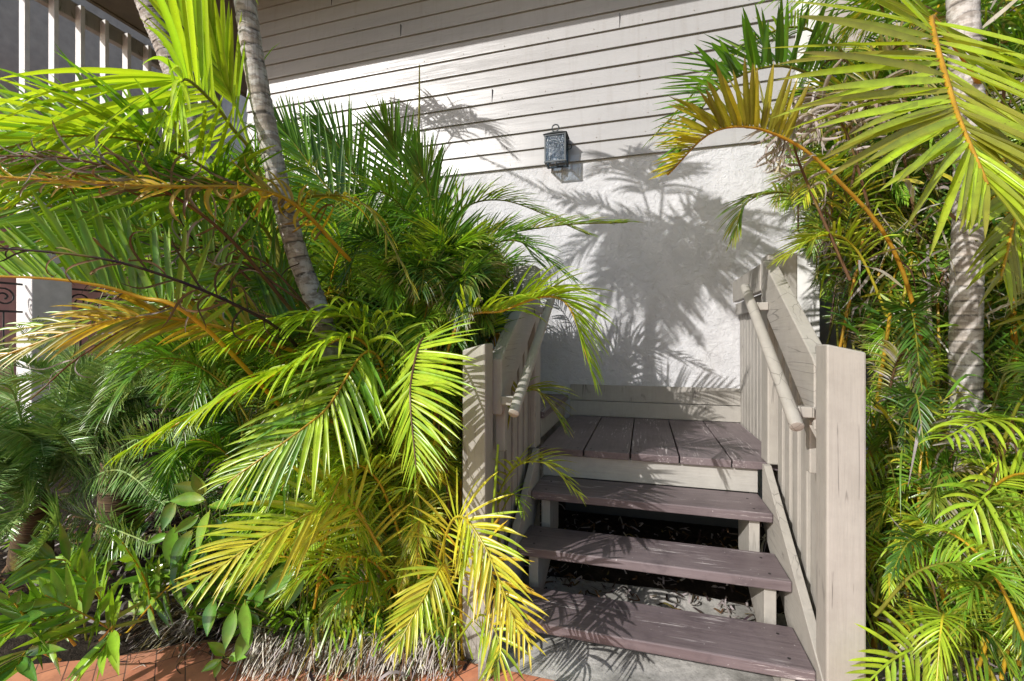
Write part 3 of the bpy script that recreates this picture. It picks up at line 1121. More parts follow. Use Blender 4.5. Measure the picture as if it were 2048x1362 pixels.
rnd_fronds(B, (-.98, 2.9), 30, (.5, 1.4), (.2, .6), (.3, .6), FILL, L=(.22, .34), spread=.2, w=.016, nl=40, dr=(.3, 1.), tol=.03)
rnd_fronds(B, (-1.5, 2.6), 34, (.4, 1.3), (.3, .8), (.4, .7), FILL[:3], L=(.24, .36), spread=.25, w=.017, nl=40, dr=(.3, 1.), tol=.02)

# ---- leaning palm with the long fronds at the left
D = thing("leaning_palm", "palm with slim grey ringed trunk leaning left, crossing the top edge beside the siding", "palm", gpt(760, 1262))
trunk(D, P3((760, 1262, 2.13), (668, 730, 2.06), (592, 500, 2.02), (540, 290, 1.97), (490, 0, 1.9), (468, -350, 1.85), (455, -620, 1.8)), .050, .037)
top = pt(455, -620, 1.8)
for (px, py, t_, bx_, by_, L_f) in [(960, 315, 2.1, 1130, 400, .2), (1085, 560, 2.1, 1200, 470, .36), (1150, 640, 2.1, 1240, 500, .36), (1220, 655, 2.0, 1270, 520, .36), (1300, 660, 2.1, 1300, 540, .36), (1390, 650, 2.1, 1360, 540, .36),
        (1470, 650, 2.1, 1400, 520, .36), (1560, 620, 2.2, 1440, 500, .38), (1640, 560, 2.2, 1480, 470, .38), (1660, 480, 2.3, 1480, 440, .34), (1500, 560, 2.3, 1400, 480, .36), (1420, 560, 2.2, 1350, 470, .36), (1260, 560, 2.4, 1270, 470, .36),
        (1200, 540, 2.4, 1230, 460, .3), (1560, 430, 2.6, 1430, 420, .26), (1340, 600, 2.4, 1310, 480, .36),
        (1180, 640, 2.8, 1230, 560, .34), (1250, 680, 2.9, 1270, 560, .34), (1330, 700, 2.9, 1320, 590, .34), (1400, 690, 2.9, 1350, 600, .34), (1480, 640, 2.9, 1400, 560, .34), (1200, 580, 2.8, 1240, 540, .3),
        (1620, 520, 2.7, 1500, 500, .3), (1580, 570, 2.8, 1450, 540, .3), (1160, 430, 2.7, 1230, 470, .2), (1330, 640, 3.0, 1340, 560, .3), (1440, 600, 2.9, 1400, 540, .3), (1280, 600, 3.0, 1300, 540, .3)]:
    e, m1 = sh(px, py, t_), sh(bx_, by_, t_ + .1)
    V, Fc, Cc = frond([top, top * .45 + m1 * .55 + np.array((0, 0, .12)), m1, e], L=L_f, n=44, w=.022, c='green', c2='bright', rc='olive', vee=20, droop=.6, start=.3, rr=.011)
    if clear(V, .0015):
        raw("frond", V, Fc, Cc, LEAF, D)
for (P_, t_) in (((.70, 2.66, Z0 + .40), 2.0),):
    e = np.array(P_) - t_ * np.array(SUN)
    add(D, [top, top * .5 + e * .5 + (0, 0, .12), e, e + (.12, .05, -.05)], L=.26, n=50, w=.013, c='green', c2='bright', rc='olive', vee=10, droop=.4, start=.35, rr=.011)
for i in range(2):
    a = math.radians(60 + i * 30)
    q = top + np.array((math.cos(a) * 1.2, math.sin(a) * .8, .1))
    add(D, [top, top * .6 + q * .4 + (0, 0, .4), q], L=.38, n=36, w=.026, c='green', c2='bright', rc='olive', vee=20, droop=.6, start=.3, rr=.011)

E = thing("tall_palm", "palm trunk rising past the brown soffit at the upper left behind the bright fronds", "palm", (-2.9, 2.75, 0))
e0 = pt(345, 130, 3.0)
trunk(E, [np.array((e0[0] + .75, e0[1] + .25, 0)), pt(420, 380, 3.05), e0, pt(290, -10, 2.95), pt(240, -220, 2.9)], .085, .062)
etop = pt(240, -220, 2.9)
for i in range(4):
    a = math.radians(i * 30 + 20)
    q = etop + np.array((math.cos(a) * 1.1, math.sin(a) * .9, -.1))
    if q[1] > 2.9:
        q[1] = 2.9
    V, Fc, Cc = frond([etop, etop * .55 + q * .45 + (0, 0, .45), q], L=.34, n=34, w=.024, c='green', c2='bright', rc='olive', vee=20, droop=.6, start=.3, rr=.01)
    if clear(V, .01):
        raw("frond", V, Fc, Cc, LEAF, E)

# ---- long fronds at the left
G = thing("areca_palm", "palm with long bright fronds arching over the left side, dry brown leaflets among them", "palm", pt(600, 1150, 2.65), "clumping palms")
gb = (640, 900, 2.3)
add(G, P3(gb, (530, 385, 2.12), (460, 250, 1.85), (376, 160, 1.6), (356, 200, 1.5)), L=.64, n=30, w=.026, c='lime', c2='bright', rc='olive', up=nrm(TOCAM + np.array((-.3, 0, .3))), vee=20, droop=.55, start=.45, a0=88, a1=5, rr=.011, k=9, seed=31, gamma=1.8)
add(G, P3(gb, (510, 330, 2.2), (440, 140, 2.0), (385, -40, 1.8)), L=.5, n=24, w=.028, c='lime', c2='bright', rc='lime', up=TC, vee=10, droop=.1, start=.5, a0=28, a1=5, rr=.010, k=8, seed=32)
add(G, P3(gb, (540, 480, 2.2), (400, 330, 1.8), (170, 270, 1.5), (-120, 330, 1.4)), L=.5, n=48, w=0.018, c='lime', c2='green', rc='olive', up=TC, vee=15, droop=.35, start=.35, a0=70, a1=15, rr=.010, k=8, seed=33)
add(G, P3(gb, (560, 560, 2.2), (360, 400, 1.7), (130, 300, 1.55), (-60, 250, 1.5)), L=.42, n=48, w=0.018, c='bright', c2='green', rc='olive', up=TC, vee=15, droop=.4, start=.35, a0=65, a1=15, rr=.010, k=8, seed=34)
add(G, P3((700, 520, 2.0), (560, 392, 1.7), (300, 372, 1.4), (-60, 350, 1.25)), L=.16, n=40, w=.016, c='gold', c2='brown', rc='gold', up=TC, vee=10, droop=.9, start=.15, rr=.009, curl=.6, k=8, seed=35)
add(G, P3((560, 420, 1.95), (640, 390, 1.85), (740, 420, 1.8), (840, 600, 1.75)), L=.20, n=14, w=.016, c='olive', c2='yellow', rc='olive', up=(0, 0, 1), vee=10, droop=1.1, start=.1, rr=.007, k=7, seed=36)
add(G, P3(gb, (410, 655, 1.6), (274, 592, 1.5), (137, 561, 1.42), (-60, 550, 1.35)), L=.33, n=44, w=.026, c='bright', c2='green', rc='gold', up=nrm(TOCAM + np.array((0, 0, .2))), vee=5, droop=.02, start=.25, a0=68, a1=45, sides=(1,), rr=.009, k=7, seed=37)
add(G, P3(gb, (500, 600, 1.75), (330, 480, 1.65), (150, 420, 1.55), (-80, 400, 1.5)), L=.36, n=54, w=0.019, c='green', c2='bright', rc='olive', up=TC, vee=10, droop=.2, start=.3, a0=60, a1=30, rr=.009, k=7, seed=38)
add(G, P3(gb, (560, 520, 2.2), (480, 420, 2.0), (420, 360, 1.7), (300, 360, 1.6)), L=.36, n=48, w=0.016, c='green', c2='dark', rc='olive', up=TC, vee=10, droop=.3, start=.3, a0=60, a1=20, rr=.009, k=7, seed=39)
add(G, P3((620, 720, 2.1), (530, 640, 1.6), (260, 530, 1.32), (-60, 490, 1.2)), L=.19, n=22, w=.009, c='black', c2='brown', rc='black', up=TC, vee=10, droop=.8, start=.15, rr=.007, curl=1.1, k=9, miss=.3, mat=DRY, seed=40)
add(G, P3((600, 640, 2.0), (430, 450, 1.6), (200, 330, 1.36), (-60, 310, 1.25)), L=.2, n=26, w=.009, c='brown', c2='dead', rc='brown', up=TC, vee=10, droop=.9, start=.25, rr=.007, curl=1.0, k=9, miss=.2, mat=DRY, seed=41)
add(G, P3((640, 720, 2.0), (420, 650, 1.7), (230, 640, 1.55), (-60, 735, 1.45)), L=.24, n=26, w=.018, c='olive', c2='gold', rc='gold', up=TC, vee=10, droop=.4, start=.2, rr=.009, k=7, a0=45, seed=42)
add(G, P3((640, 780, 2.1), (450, 640, 1.8), (300, 625, 1.7), (20, 660, 1.6)), L=.26, n=26, w=.02, c='olive', c2='bright', rc='yellow', up=TC, vee=10, droop=.5, start=.2, rr=.007, k=7, a0=40, seed=43)
for s_, q in enumerate([((600, 600, 1.9), (400, 480, 1.7), (200, 470, 1.6), (20, 520, 1.5)), ((640, 640, 2.0), (520, 520, 1.8), (420, 540, 1.7), (330, 640, 1.65)), ((560, 640, 1.8), (380, 600, 1.65), (180, 700, 1.55), (60, 800, 1.5)), ((500, 560, 1.8), (430, 500, 1.7), (330, 510, 1.62), (230, 600, 1.55))]):
    add(G, P3(*q), L=.2, n=14, w=.008, c='dead', c2='black', rc='brown', up=TC, droop=1.0, start=.2, rr=.004, curl=1.2, k=9, miss=.4, mat=DRY, seed=50 + s_)
add(G, P3(gb, (620, 650, 2.1), (500, 520, 2.0), (300, 450, 1.9), (60, 470, 1.8)), L=.36, n=54, w=0.016, c='green', c2='dark', rc='olive', up=TC, vee=10, droop=.3, start=.3, a0=60, a1=20, rr=.009, k=6, seed=60)
add(G, P3(gb, (640, 700, 2.1), (560, 640, 2.0), (430, 600, 1.95), (250, 640, 1.9)), L=.34, n=48, w=0.015, c='dark', c2='green', rc='olive', up=TC, vee=10, droop=.4, start=.3, a0=60, a1=20, rr=.009, k=6, seed=61)

G2 = thing("areca_palm", "long leaved palm at the far left in front of the porch pillar and terracotta band", "palm", (-3.2, 2.3, 0), "clumping palms")
rnd_fronds(G2, (-3.0, 2.6), 30, (1.3, 2.2), (.4, 1.1), (.3, .7), [('green', 'dark', 'olive'), ('bright', 'green', 'gold'), ('lime', 'bright', 'gold'), ('olive', 'gold', 'gold')], L=(.3, .45), spread=.35, w=.022, nl=38, dr=(.3, .9), tol=.02)
rnd_fronds(G2, (-2.2, 2.1), 20, (.9, 1.5), (.3, .8), (.2, .5), [('green', 'dark', 'olive'), ('bright', 'green', 'gold'), ('olive', 'gold', 'gold')], L=(.24, .36), spread=.25, w=.02, nl=36, dr=(.4, 1.), tol=.02)

G3 = thing("areca_palm", "low green palm filling the bed between the sago cycads and the yellow fronds", "palm", (-1.9, 2.25, 0), "clumping palms")
rnd_fronds(G3, (-1.9, 2.2), 44, (.2, .9), (.25, .6), (.25, .5), [('green', 'dark', 'olive'), ('bright', 'green', 'gold'), ('dark', 'deep')], L=(.2, .3), spread=.22, w=.018, nl=34, dr=(.4, 1.), tol=.02)
rnd_fronds(G3, (-2.5, 2.6), 30, (.3, 1.0), (.3, .7), (.25, .5), [('green', 'dark', 'olive'), ('bright', 'green', 'gold'), ('dark', 'deep')], L=(.2, .3), spread=.3, w=.018, nl=34, dr=(.4, 1.), tol=.02)

# ---- cycads at the left
H = thing("sago_palm", "stiff dark sago with upright feather leaves at the lower left edge", "cycad", gpt(60, 1130), "sago cycads")
hb = pt(70, 1010, 2.55)
trunk(H, [gpt(60, 1130), hb + (0, 0, -.05), hb + (0, 0, .05)], .10, .07, ring=.04, c=(.10, .065, .04), mat=DRY)
SG = dict(n=80, w=.0105, c='sago', c2='sagolight', rc='sagolight', vee=30, start=.12, a0=75, a1=45, k=4, rr=.007, mat=SAGO, jit=.05, miss=0)
H1 = [((100, 960, 2.5), (130, 820, 2.4), (150, 690, 2.3)), ((110, 960, 2.5), (190, 800, 2.4), (215, 700, 2.3)), ((120, 970, 2.5), (230, 820, 2.4), (300, 740, 2.3)),
      ((120, 980, 2.5), (270, 880, 2.35), (400, 850, 2.2)), ((120, 1000, 2.5), (230, 940, 2.3), (330, 1010, 2.1)), ((110, 1010, 2.5), (210, 1050, 2.2), (310, 1090, 2.0)),
      ((100, 990, 2.5), (60, 880, 2.3), (-60, 850, 2.1)), ((90, 1010, 2.5), (50, 1020, 2.2), (-40, 1110, 1.95)), ((100, 1010, 2.5), (120, 1040, 2.2), (60, 1120, 1.95)), ((90, 960, 2.6), (40, 830, 2.6), (20, 700, 2.6)),
      ((120, 990, 2.5), (300, 960, 2.4), (440, 1000, 2.3)), ((110, 980, 2.6), (250, 860, 2.7), (350, 780, 2.7))]
for k_ in range(34):
    a_ = rs.uniform(-2.6, 1.4)
    s_, e_ = rs.uniform(.30, .85), rs.uniform(.05, .85)
    p_ = hb + (0, 0, .03)
    D_ = np.array((math.cos(a_), math.sin(a_), 0))
    add(H, [p_, p_ + D_ * s_ * .5 + (0, 0, .12 + e_ * .6), p_ + D_ * s_ * 1.1 + (0, 0, e_ - .12)], L=rs.uniform(.14, .19), up=(0, 0, 1), droop=rs.uniform(.1, .4), **SG)
for q in H1:
    add(H, P3(*q), L=rs.uniform(.15, .20), up=nrm(TC + rs.normal(0, .25, 3)), droop=rs.uniform(.05, .35), **SG)
I_ = thing("sago_palm", "grey green sago with upright leaves before the pink wall and white pillar", "cycad", (-3.55, 2.3, 0), "sago cycads")
trunk(I_, [np.array((-3.55, 2.3, 0)), np.array((-3.55, 2.3, .4)), np.array((-3.55, 2.3, .68))], .13, .10, ring=.05, c=(.10, .065, .04), mat=DRY)
for i in range(40):
    a = rs.uniform(0, 6.28)
    D2 = np.array((math.cos(a), math.sin(a), 0))
    p0 = np.array((-3.55, 2.3, .66))
    rch = rs.uniform(.35, 1.0)
    add(I_, [p0, p0 + D2 * rch * .4 + (0, 0, .42), p0 + D2 * rch + (0, 0, rs.uniform(.2, .95))], L=.17, up=(0, 0, 1) if rch > .5 else TC, droop=.15, **{**SG, 'c': 'sagolight', 'c2': 'sago'})

# ---- ferns and broad leaves in the bed
J = thing("wart_fern", "fern with broad green lobed fronds in the lower left corner of the bed", "fern", gpt(250, 1270), "broad ferns")
FN = dict(n=7, w=.034, shape='lobe', vee=5, droop=.25, start=.25, a0=62, a1=25, k=8, rr=.004, mat=GLOSSY, miss=0, jit=.1)
for q, c in [(((310, 1250, 2.1), (290, 1160, 1.95), (245, 1085, 1.8)), 'green'), (((180, 1280, 1.9), (200, 1200, 1.75), (140, 1130, 1.65)), 'green'), (((150, 1290, 1.8), (90, 1230, 1.65), (-20, 1290, 1.5)), 'green'),
             (((240, 1270, 1.9), (190, 1240, 1.7), (90, 1190, 1.6)), 'green'), (((250, 1270, 2.1), (330, 1180, 1.95), (390, 1140, 1.85)), 'dark'), (((200, 1280, 1.8), (230, 1250, 1.7), (200, 1310, 1.6)), 'bright'),
             (((80, 1300, 1.7), (60, 1250, 1.6), (10, 1180, 1.5)), 'dark'), (((120, 1320, 1.8), (60, 1300, 1.6), (30, 1340, 1.5)), 'dark'), (((230, 1240, 2.2), (150, 1130, 2.1), (60, 1120, 2.0)), 'dark'), (((60, 1300, 1.8), (100, 1250, 1.7), (40, 1220, 1.6)), 'green')]:
    add(J, P3(*q), L=.23, c=c, c2='bright' if c != 'dark' else 'green', rc='gold', up=nrm(TC + rs.normal(0, .2, 3)), **FN)
for k_ in range(30):
    b_ = gpt(rs.uniform(60, 620), rs.uniform(1120, 1290))
    a_ = rs.uniform(0, 6.28)
    D_ = np.array((math.cos(a_), math.sin(a_), 0))
    r_ = rs.uniform(.12, .3)
    add(J, [b_, b_ + D_ * r_ * .3 + (0, 0, rs.uniform(.1, .25)), b_ + D_ * r_ + (0, 0, rs.uniform(.1, .3))], L=rs.uniform(.12, .19), c=['green', 'dark', 'bright'][rs.randint(3)], c2='green', rc='olive', up=nrm(np.array((0, 0, 1)) + TC * .6 + rs.normal(0, .2, 3)), **FN)


def leafplant(name, label, cat, base, leaves, group=None, w=.054, L=.14):
    o = thing(name, label, cat, base, group)
    vine = MB()
    for (px, py, d, ang, ln, c) in leaves:
        p = pt(px, py, d)
        v2 = np.array((CS, SN, 0)) * math.cos(math.radians(ang)) + np.array((0, 0, 1)) * math.sin(math.radians(ang)) + TOCAM * rs.uniform(.1, .5)
        v2 = nrm(v2)
        V, Fc, C = frond([p, p + v2 * .02], L=L * ln, n=1, w=w * ln, c={'lime': 'bright', 'bright': 'green', 'green': 'dark'}.get(c, c), c2='green', shape='lobe', a0=3, a1=3, vee=0, droop=.25, up=nrm(TOCAM + np.array((0, 0, .8)) + rs.normal(0, .3, 3)), sides=(1,), start=0, rr=.001, k=9, miss=-1, jit=.05)
        raw("leaf", V, Fc, C, GLOSSY, o)
    b = np.array(base, float)
    for l in leaves:
        p = pt(l[0], l[1], l[2] + .003)
        vine.tube(catmull([b + rs.normal(0, .01, 3) * (1, 1, 0), b * .5 + p * .5 + TOCAM * -.03 + rs.normal(0, .015, 3), p], 8), .0028, 6)
    vine.build("stem", plain(name + " stem", (.12, .14, .04), .6), o, 0, True)
    return o


leafplant("glossy_shrub", "glossy broad leaved seedling between the sago and the yellow fronds", "shrub", gpt(420, 1220),
          [(408, 990, 1.95, 95, 1.0, 'green'), (412, 1000, 1.95, 175, 1.1, 'bright'), (400, 985, 2.0, 150, 1.1, 'dark'), (350, 1000, 2.0, 255, 1.0, 'green'), (420, 1010, 1.9, 10, .9, 'bright'), (420, 1020, 1.9, 270, 1.2, 'lime'),
           (398, 1030, 1.92, 215, .8, 'bright'), (430, 1035, 1.9, 300, 1.0, 'green'), (350, 1050, 1.95, 270, 1.2, 'green'), (440, 1020, 1.95, 40, .9, 'green'), (340, 1070, 1.95, 190, .7, 'lime'), (460, 1010, 2.0, 20, .9, 'green'),
           (385, 1060, 1.95, 250, 1.2, 'dark'), (360, 1110, 1.95, 280, 1.0, 'green'), (420, 1080, 1.9, 240, 1.1, 'green')], "glossy leaved shrubs")
leafplant("glossy_shrub", "glossy leaves and trailing vine under the yellow fronds above the dry roots", "shrub", gpt(600, 1270),
          [(590, 1130, 1.75, 235, 1.3, 'bright'), (600, 1140, 1.75, 255, 1.2, 'green'), (600, 1120, 1.8, 200, 1.0, 'green'), (610, 1110, 1.8, 40, .8, 'lime'), (430, 1200, 1.8, 265, 1.2, 'green'), (470, 1215, 1.75, 270, .9, 'green'),
           (490, 1200, 1.75, 280, 1.0, 'bright'), (505, 1250, 1.75, 250, 1.1, 'green'), (510, 1215, 1.8, 60, .8, 'green'), (560, 1180, 1.85, 180, 1.0, 'dark'), (530, 1160, 1.85, 230, 1.0, 'dark'), (480, 1170, 1.9, 200, 1.0, 'green')], "glossy leaved shrubs")
leafplant("glossy_shrub", "small bright seedling growing at the edge of the brick path", "shrub", gpt(440, 1325),
          [(450, 1312, 1.83, 120, .75, 'bright'), (445, 1318, 1.82, 205, .6, 'lime'), (455, 1315, 1.82, 20, .65, 'bright'), (440, 1320, 1.82, 260, .5, 'lime')], "glossy leaved shrubs")


# ---- dry fibre mats
def strands(name, n, region, cols, parent=None, ln=(.08, .2), wd=.0022, mat=DRY, lift=.05, dirn=None):
    vs, fs, cs = [], [], []
    off = 0
    for i in range(n):
        p = region()
        a = rs.uniform(0, 6.28) if dirn is None else math.radians(rs.normal(dirn, 28))
        D2 = np.array((math.cos(a), math.sin(a), 0))
        l = rs.uniform(*ln)
        hh = rs.uniform(0, lift)
        q = [p + (0, 0, hh), p + D2 * l * .5 + (0, 0, hh * 1.1 + .01) + rs.normal(0, .012, 3), p + D2 * l + rs.normal(0, .012, 3)]
        q[-1][2] = max(.016, q[0][2] - hh - rs.uniform(0, .05))
        R = catmull(q, 6)
        W = np.array((-D2[1], D2[0], .4)) * wd
        V = np.empty((12, 3))
        V[0::2] = R - W
        V[1::2] = R + W
        vs.append(V)
        c = np.array(PAL[cols[rs.randint(len(cols))]]) * rs.uniform(.6, 1.25)
        cs.append(np.tile(c, (12, 1)))
        fs.append(np.array([(off + 2 * j, off + 2 * j + 1, off + 2 * j + 3, off + 2 * j + 2) for j in range(5)]))
        off += 12
    V = np.vstack(vs)
    V[:, 2] = np.maximum(V[:, 2], .015)
    return raw(name, V, np.vstack(fs), np.vstack(cs).clip(.01, .9), mat, parent, False)


def mound(px0, px1, py0, py1, h):
    def f():
        g = gpt(rs.uniform(px0, px1), rs.uniform(py0, py1))
        return g + (0, 0, rs.uniform(0, h))
    return f


strands("root_mat", 3400, mound(520, 915, 1262, 1328, .09), ['straw', 'straw', 'dead', 'brown'], A, (.06, .17), .0018, lift=.03, dirn=-100)
strands("root_mat", 700, mound(330, 560, 1225, 1285, .07), ['straw', 'dead', 'brown', 'black'], G, (.08, .2), .0018, lift=.02, dirn=-130)
strands("grass_tuft", 900, mound(600, 930, 1245, 1320, .16), ['bright', 'lime', 'yellow', 'green'], A, (.06, .16), .004, LEAF, .10)
o = strands("leaf_litter", 2200, lambda: np.array((rs.uniform(-4.2, -.7), rs.uniform(1.5, 3.8), .012)), ['brown', 'dead', 'straw', 'black', 'brown'], None, (.05, .16), .006, DRY, .03)
tag(o, "brown dead leaves and twigs scattered over the planting bed", "leaf litter", kind="stuff")
o = strands("leaf_litter", 1800, lambda: np.array((rs.uniform(.75, 3.2), rs.uniform(1.6, 4.5), .012)), ['brown', 'dead', 'straw', 'brown'], None, (.05, .2), .007, DRY, .12)
tag(o, "grey and brown dead leaves under the palms at the right", "leaf litter", kind="stuff")
o = strands("leaf_litter", 500, lambda: np.array((rs.uniform(-.55, .6), rs.uniform(2.2, 3.5), .012)), ['brown', 'black', 'dead'], None, (.03, .08), .005, DRY, .01)
tag(o, "dark debris on the ground under the stairs", "leaf litter", kind="stuff")
o = strands("twigs", 60, lambda: gpt(rs.uniform(150, 1000), rs.uniform(1285, 1345)) + (0, 0, .004), ['brown', 'straw', 'black'], None, (.04, .14), .0022, DRY, .004)
tag(o, "thin dry twigs and bits lying on the brick path", "twigs", kind="stuff")

# ---- right side
K = thing("areca_palm", "palm with a huge yellow green frond hanging in close at the upper right", "palm", (1.55, 2.5, 0), "clumping palms")
UR = nrm(TOCAM + np.array((0, 0, .15)))
add(K, P3((2040, 900, 2.2), (2000, 300, 2.0), (1870, 40, 1.5), (1905, 200, 1.2), (1975, 370, 1.05)), L=.52, n=44, w=.028, c='olive', c2='lime', rc='orange', up=UR, vee=0, droop=.14, start=.52, a0=100, a1=18, rr=.012, k=8, seed=70, tipdry=.3, mixp=.3)
add(K, P3((1900, 1000, 2.3), (1811, 557, 2.05), (1669, 353, 1.95), (1545, 266, 1.9), (1430, 262, 1.85), (1335, 350, 1.8)), L=.27, n=40, w=.026, c='olive', c2='yellow', rc='orange', up=(0, -.2, 1), vee=62, droop=.05, start=.55, a0=80, a1=25, rr=.009, k=7, seed=71, tipdry=.5)
add(K, P3((1860, 900, 2.5), (1750, 300, 2.4), (1600, 140, 2.3), (1440, 175, 2.2), (1345, 330, 2.1)), L=.36, n=44, w=.026, c='green', c2='dark', rc='olive', up=(0, -.2, 1), vee=55, droop=.1, start=.45, a0=75, a1=25, rr=.010, k=7, seed=72)
add(K, P3((1820, 800, 2.6), (1720, 200, 2.5), (1620, 60, 2.4), (1480, 100, 2.35), (1300, 280, 2.3)), L=.24, n=40, w=.012, c='green', c2='olive', rc='olive', up=(0, 0, 1), vee=20, droop=.9, start=.5, a0=60, a1=15, rr=.008, k=7, seed=73)
add(K, P3((1840, 800, 2.6), (1740, 520, 2.6), (1600, 395, 2.5), (1500, 400, 2.45), (1465, 480, 2.4)), L=.24, n=36, w=.013, c='green', c2='olive', rc='olive', up=(0, 0, 1), vee=15, droop=.7, start=.45, a0=60, a1=15, rr=.007, k=7, seed=74)
add(K, P3((1800, 700, 2.2), (1720, 510, 2.15), (1650, 470, 2.1), (1560, 520, 2.05)), L=.24, n=34, w=.013, c='lime', c2='olive', rc='yellow', up=(0, 0, 1), vee=15, droop=.5, start=.3, a0=65, a1=15, rr=.006, k=7, seed=75)
add(K, P3((1700, 560, 2.1), (1600, 330, 2.05), (1580, 250, 2.0), (1560, 330, 1.98)), L=.24, n=20, w=.018, c='dead', c2='dead', rc='brown', up=(0, 0, 1), vee=10, droop=2.2, start=.25, rr=.006, curl=.5, k=7, mat=DRY, seed=76)
add(K, P3((1750, 460, 2.2), (1690, 260, 2.1), (1620, 190, 2.05), (1540, 230, 2.0)), L=.22, n=24, w=.018, c='dead', c2='dead', rc='brown', up=(0, 0, 1), vee=10, droop=2.0, start=.25, rr=.006, curl=.5, k=7, mat=DRY, seed=77)
add(K, P3((1850, 560, 2.3), (1800, 280, 2.2), (1750, 200, 2.1), (1680, 240, 2.05)), L=.24, n=24, w=.02, c='dead', c2='brown', rc='brown', up=(0, 0, 1), vee=10, droop=2.0, start=.25, rr=.006, curl=.5, k=7, mat=DRY, seed=78)
add(K, P3((2100, 1000, 2.0), (2120, 700, 1.8), (2080, 300, 1.5), (2000, 560, 1.3)), L=.40, n=36, w=.026, c='olive', c2='lime', rc='gold', up=UR, vee=0, droop=.3, start=.4, a0=80, a1=20, rr=.01, k=7, seed=79)
add(K, P3((2000, 700, 2.3), (1950, 100, 2.2), (1800, -60, 2.1), (1560, -20, 2.0)), L=.42, n=36, w=.024, c='bright', c2='green', rc='olive', up=(0, 0, 1), vee=10, droop=.8, start=.4, a0=70, a1=20, rr=.01, k=7, seed=80)
RB = [(('green', 'dark', 'olive'), ('bright', 'green', 'olive'), ('lime', 'bright', 'yellow'), ('dark', 'deep'), ('green', 'bright', 'gold'), ('olive', 'dead', 'brown'), ('bright', 'yellow', 'olive'), ('green', 'olive', 'olive'))]
rnd_fronds(K, (1.45, 2.7), 50, (.6, 2.2), (.3, .85), (.35, .7), RB[0], L=(.18, .32), spread=.25, w=.018, nl=34, dr=(.3, 1.), tol=.02)
rnd_fronds(K, (1.22, 3.2), 60, (1.1, 2.5), (.15, .45), (.2, .45), RB[0], L=(.14, .24), spread=.13, w=.016, nl=32, dr=(.3, 1.), tol=.04)
rnd_fronds(K, (1.9, 3.0), 24, (1.8, 2.9), (.4, 1.0), (.3, .7), RB[0], L=(.28, .4), spread=.3, w=.022, nl=34, dr=(.3, .9), tol=.02)

L_ = thing("areca_palm", "low green palm clump against the right railing of the stairs, lower half of the photo", "palm", (1.15, 2.3, 0), "clumping palms")
rnd_fronds(L_, (1.1, 2.3), 90, (.1, 1.1), (.12, .42), (.2, .42), RB[0], L=(.09, .17), spread=.17, w=.013, nl=30, dr=(.3, 1.), tol=.02)
rnd_fronds(L_, (1.3, 2.15), 50, (.1, .9), (.12, .38), (.18, .4), [('lime', 'bright', 'gold'), ('bright', 'yellow', 'gold'), ('green', 'bright')], L=(.09, .16), spread=.18, w=.012, nl=28, dr=(.3, 1.), tol=.02)
add(L_, P3((2030, 1330, 1.7), (1900, 1290, 1.6), (1800, 1310, 1.5), (1700, 1400, 1.42)), L=.22, n=24, w=.02, c='lime', c2='bright', rc='lime', up=TC, vee=10, droop=.3, start=.05, a0=75, a1=25, rr=.006, k=7, seed=81)
add(L_, P3((2150, 1000, 1.9), (2080, 860, 1.7), (1980, 840, 1.55), (1880, 880, 1.45)), L=.22, n=22, w=.02, c='lime', c2='bright', rc='lime', up=(0, 0, 1), vee=15, droop=1.0, start=.15, a0=80, a1=40, rr=.006, k=7, seed=82)
add(L_, P3((2150, 1100, 1.8), (2060, 960, 1.65), (1960, 1000, 1.55), (1900, 1120, 1.5)), L=.24, n=22, w=.02, c='bright', c2='lime', rc='lime', up=TC, vee=15, droop=.8, start=.15, a0=70, a1=30, rr=.006, k=7, seed=83)
for i in range(6):
    y0 = 840 + i * 70
    add(L_, P3((1800 + rs.uniform(0, 40), y0 + 60, 2.1), (1760, y0 - 20, 2.0), (1728, y0 + 20, 1.95), (1722, y0 + 130, 1.93)), L=.16, n=18, w=.011, c='lime' if i % 2 else 'bright', c2='green', up=TC, vee=10, droop=.9, start=.2, rr=.004, k=6)

M_ = thing("areca_palm", "palm clump behind the right railing with yellow canes and dry leaves, mid height", "palm", (1.6, 3.5, 0), "clumping palms")
rnd_fronds(M_, (1.45, 3.4), 50, (.4, 2.0), (.3, .8), (.35, .7), RB[0], L=(.2, .32), spread=.3, w=.017, nl=32, dr=(.3, 1.), tol=.02)
rnd_fronds(M_, (2.2, 3.9), 40, (1.0, 3.4), (.4, 1.0), (.4, .8), RB[0], L=(.28, .42), spread=.4, w=.024, nl=30, dr=(.3, 1.), tol=.02)
N_ = thing("areca_palm", "tall dark palm clump at the back right beside the corner board", "palm", (2.4, 4.9, 0), "clumping palms")
rnd_fronds(N_, (2.3, 4.9), 60, (.6, 3.6), (.4, 1.0), (.4, .9), [('green', 'dark'), ('dark', 'deep'), ('bright', 'green', 'olive')], L=(.3, .45), spread=.5, w=.026, nl=28, dr=(.3, 1.), tol=.02)
rnd_fronds(N_, (3.2, 4.6), 36, (.6, 3.6), (.4, 1.0), (.4, .9), [('green', 'dark'), ('dark', 'deep'), ('bright', 'green', 'olive')], L=(.3, .45), spread=.5, w=.026, nl=28, dr=(.3, 1.), tol=.02)
for par, bx_, by_, n_ in ((K, 1.5, 2.7, 12), (M_, 1.5, 3.4, 12), (L_, 1.2, 2.3, 10)):
    for i in range(n_):
        b = np.array((bx_ + rs.normal(0, .22), by_ + rs.normal(0, .18), 0))
        hgt = rs.uniform(.8, 2.0) if par is not L_ else rs.uniform(.5, 1.0)
        cane(par, [b, b + (rs.normal(0, .05), 0, hgt * .5), b + (rs.normal(0, .12), rs.normal(0, .1), hgt)], .011, ['gold', 'yellow', 'olive', 'orange', 'dead'][rs.randint(5)])
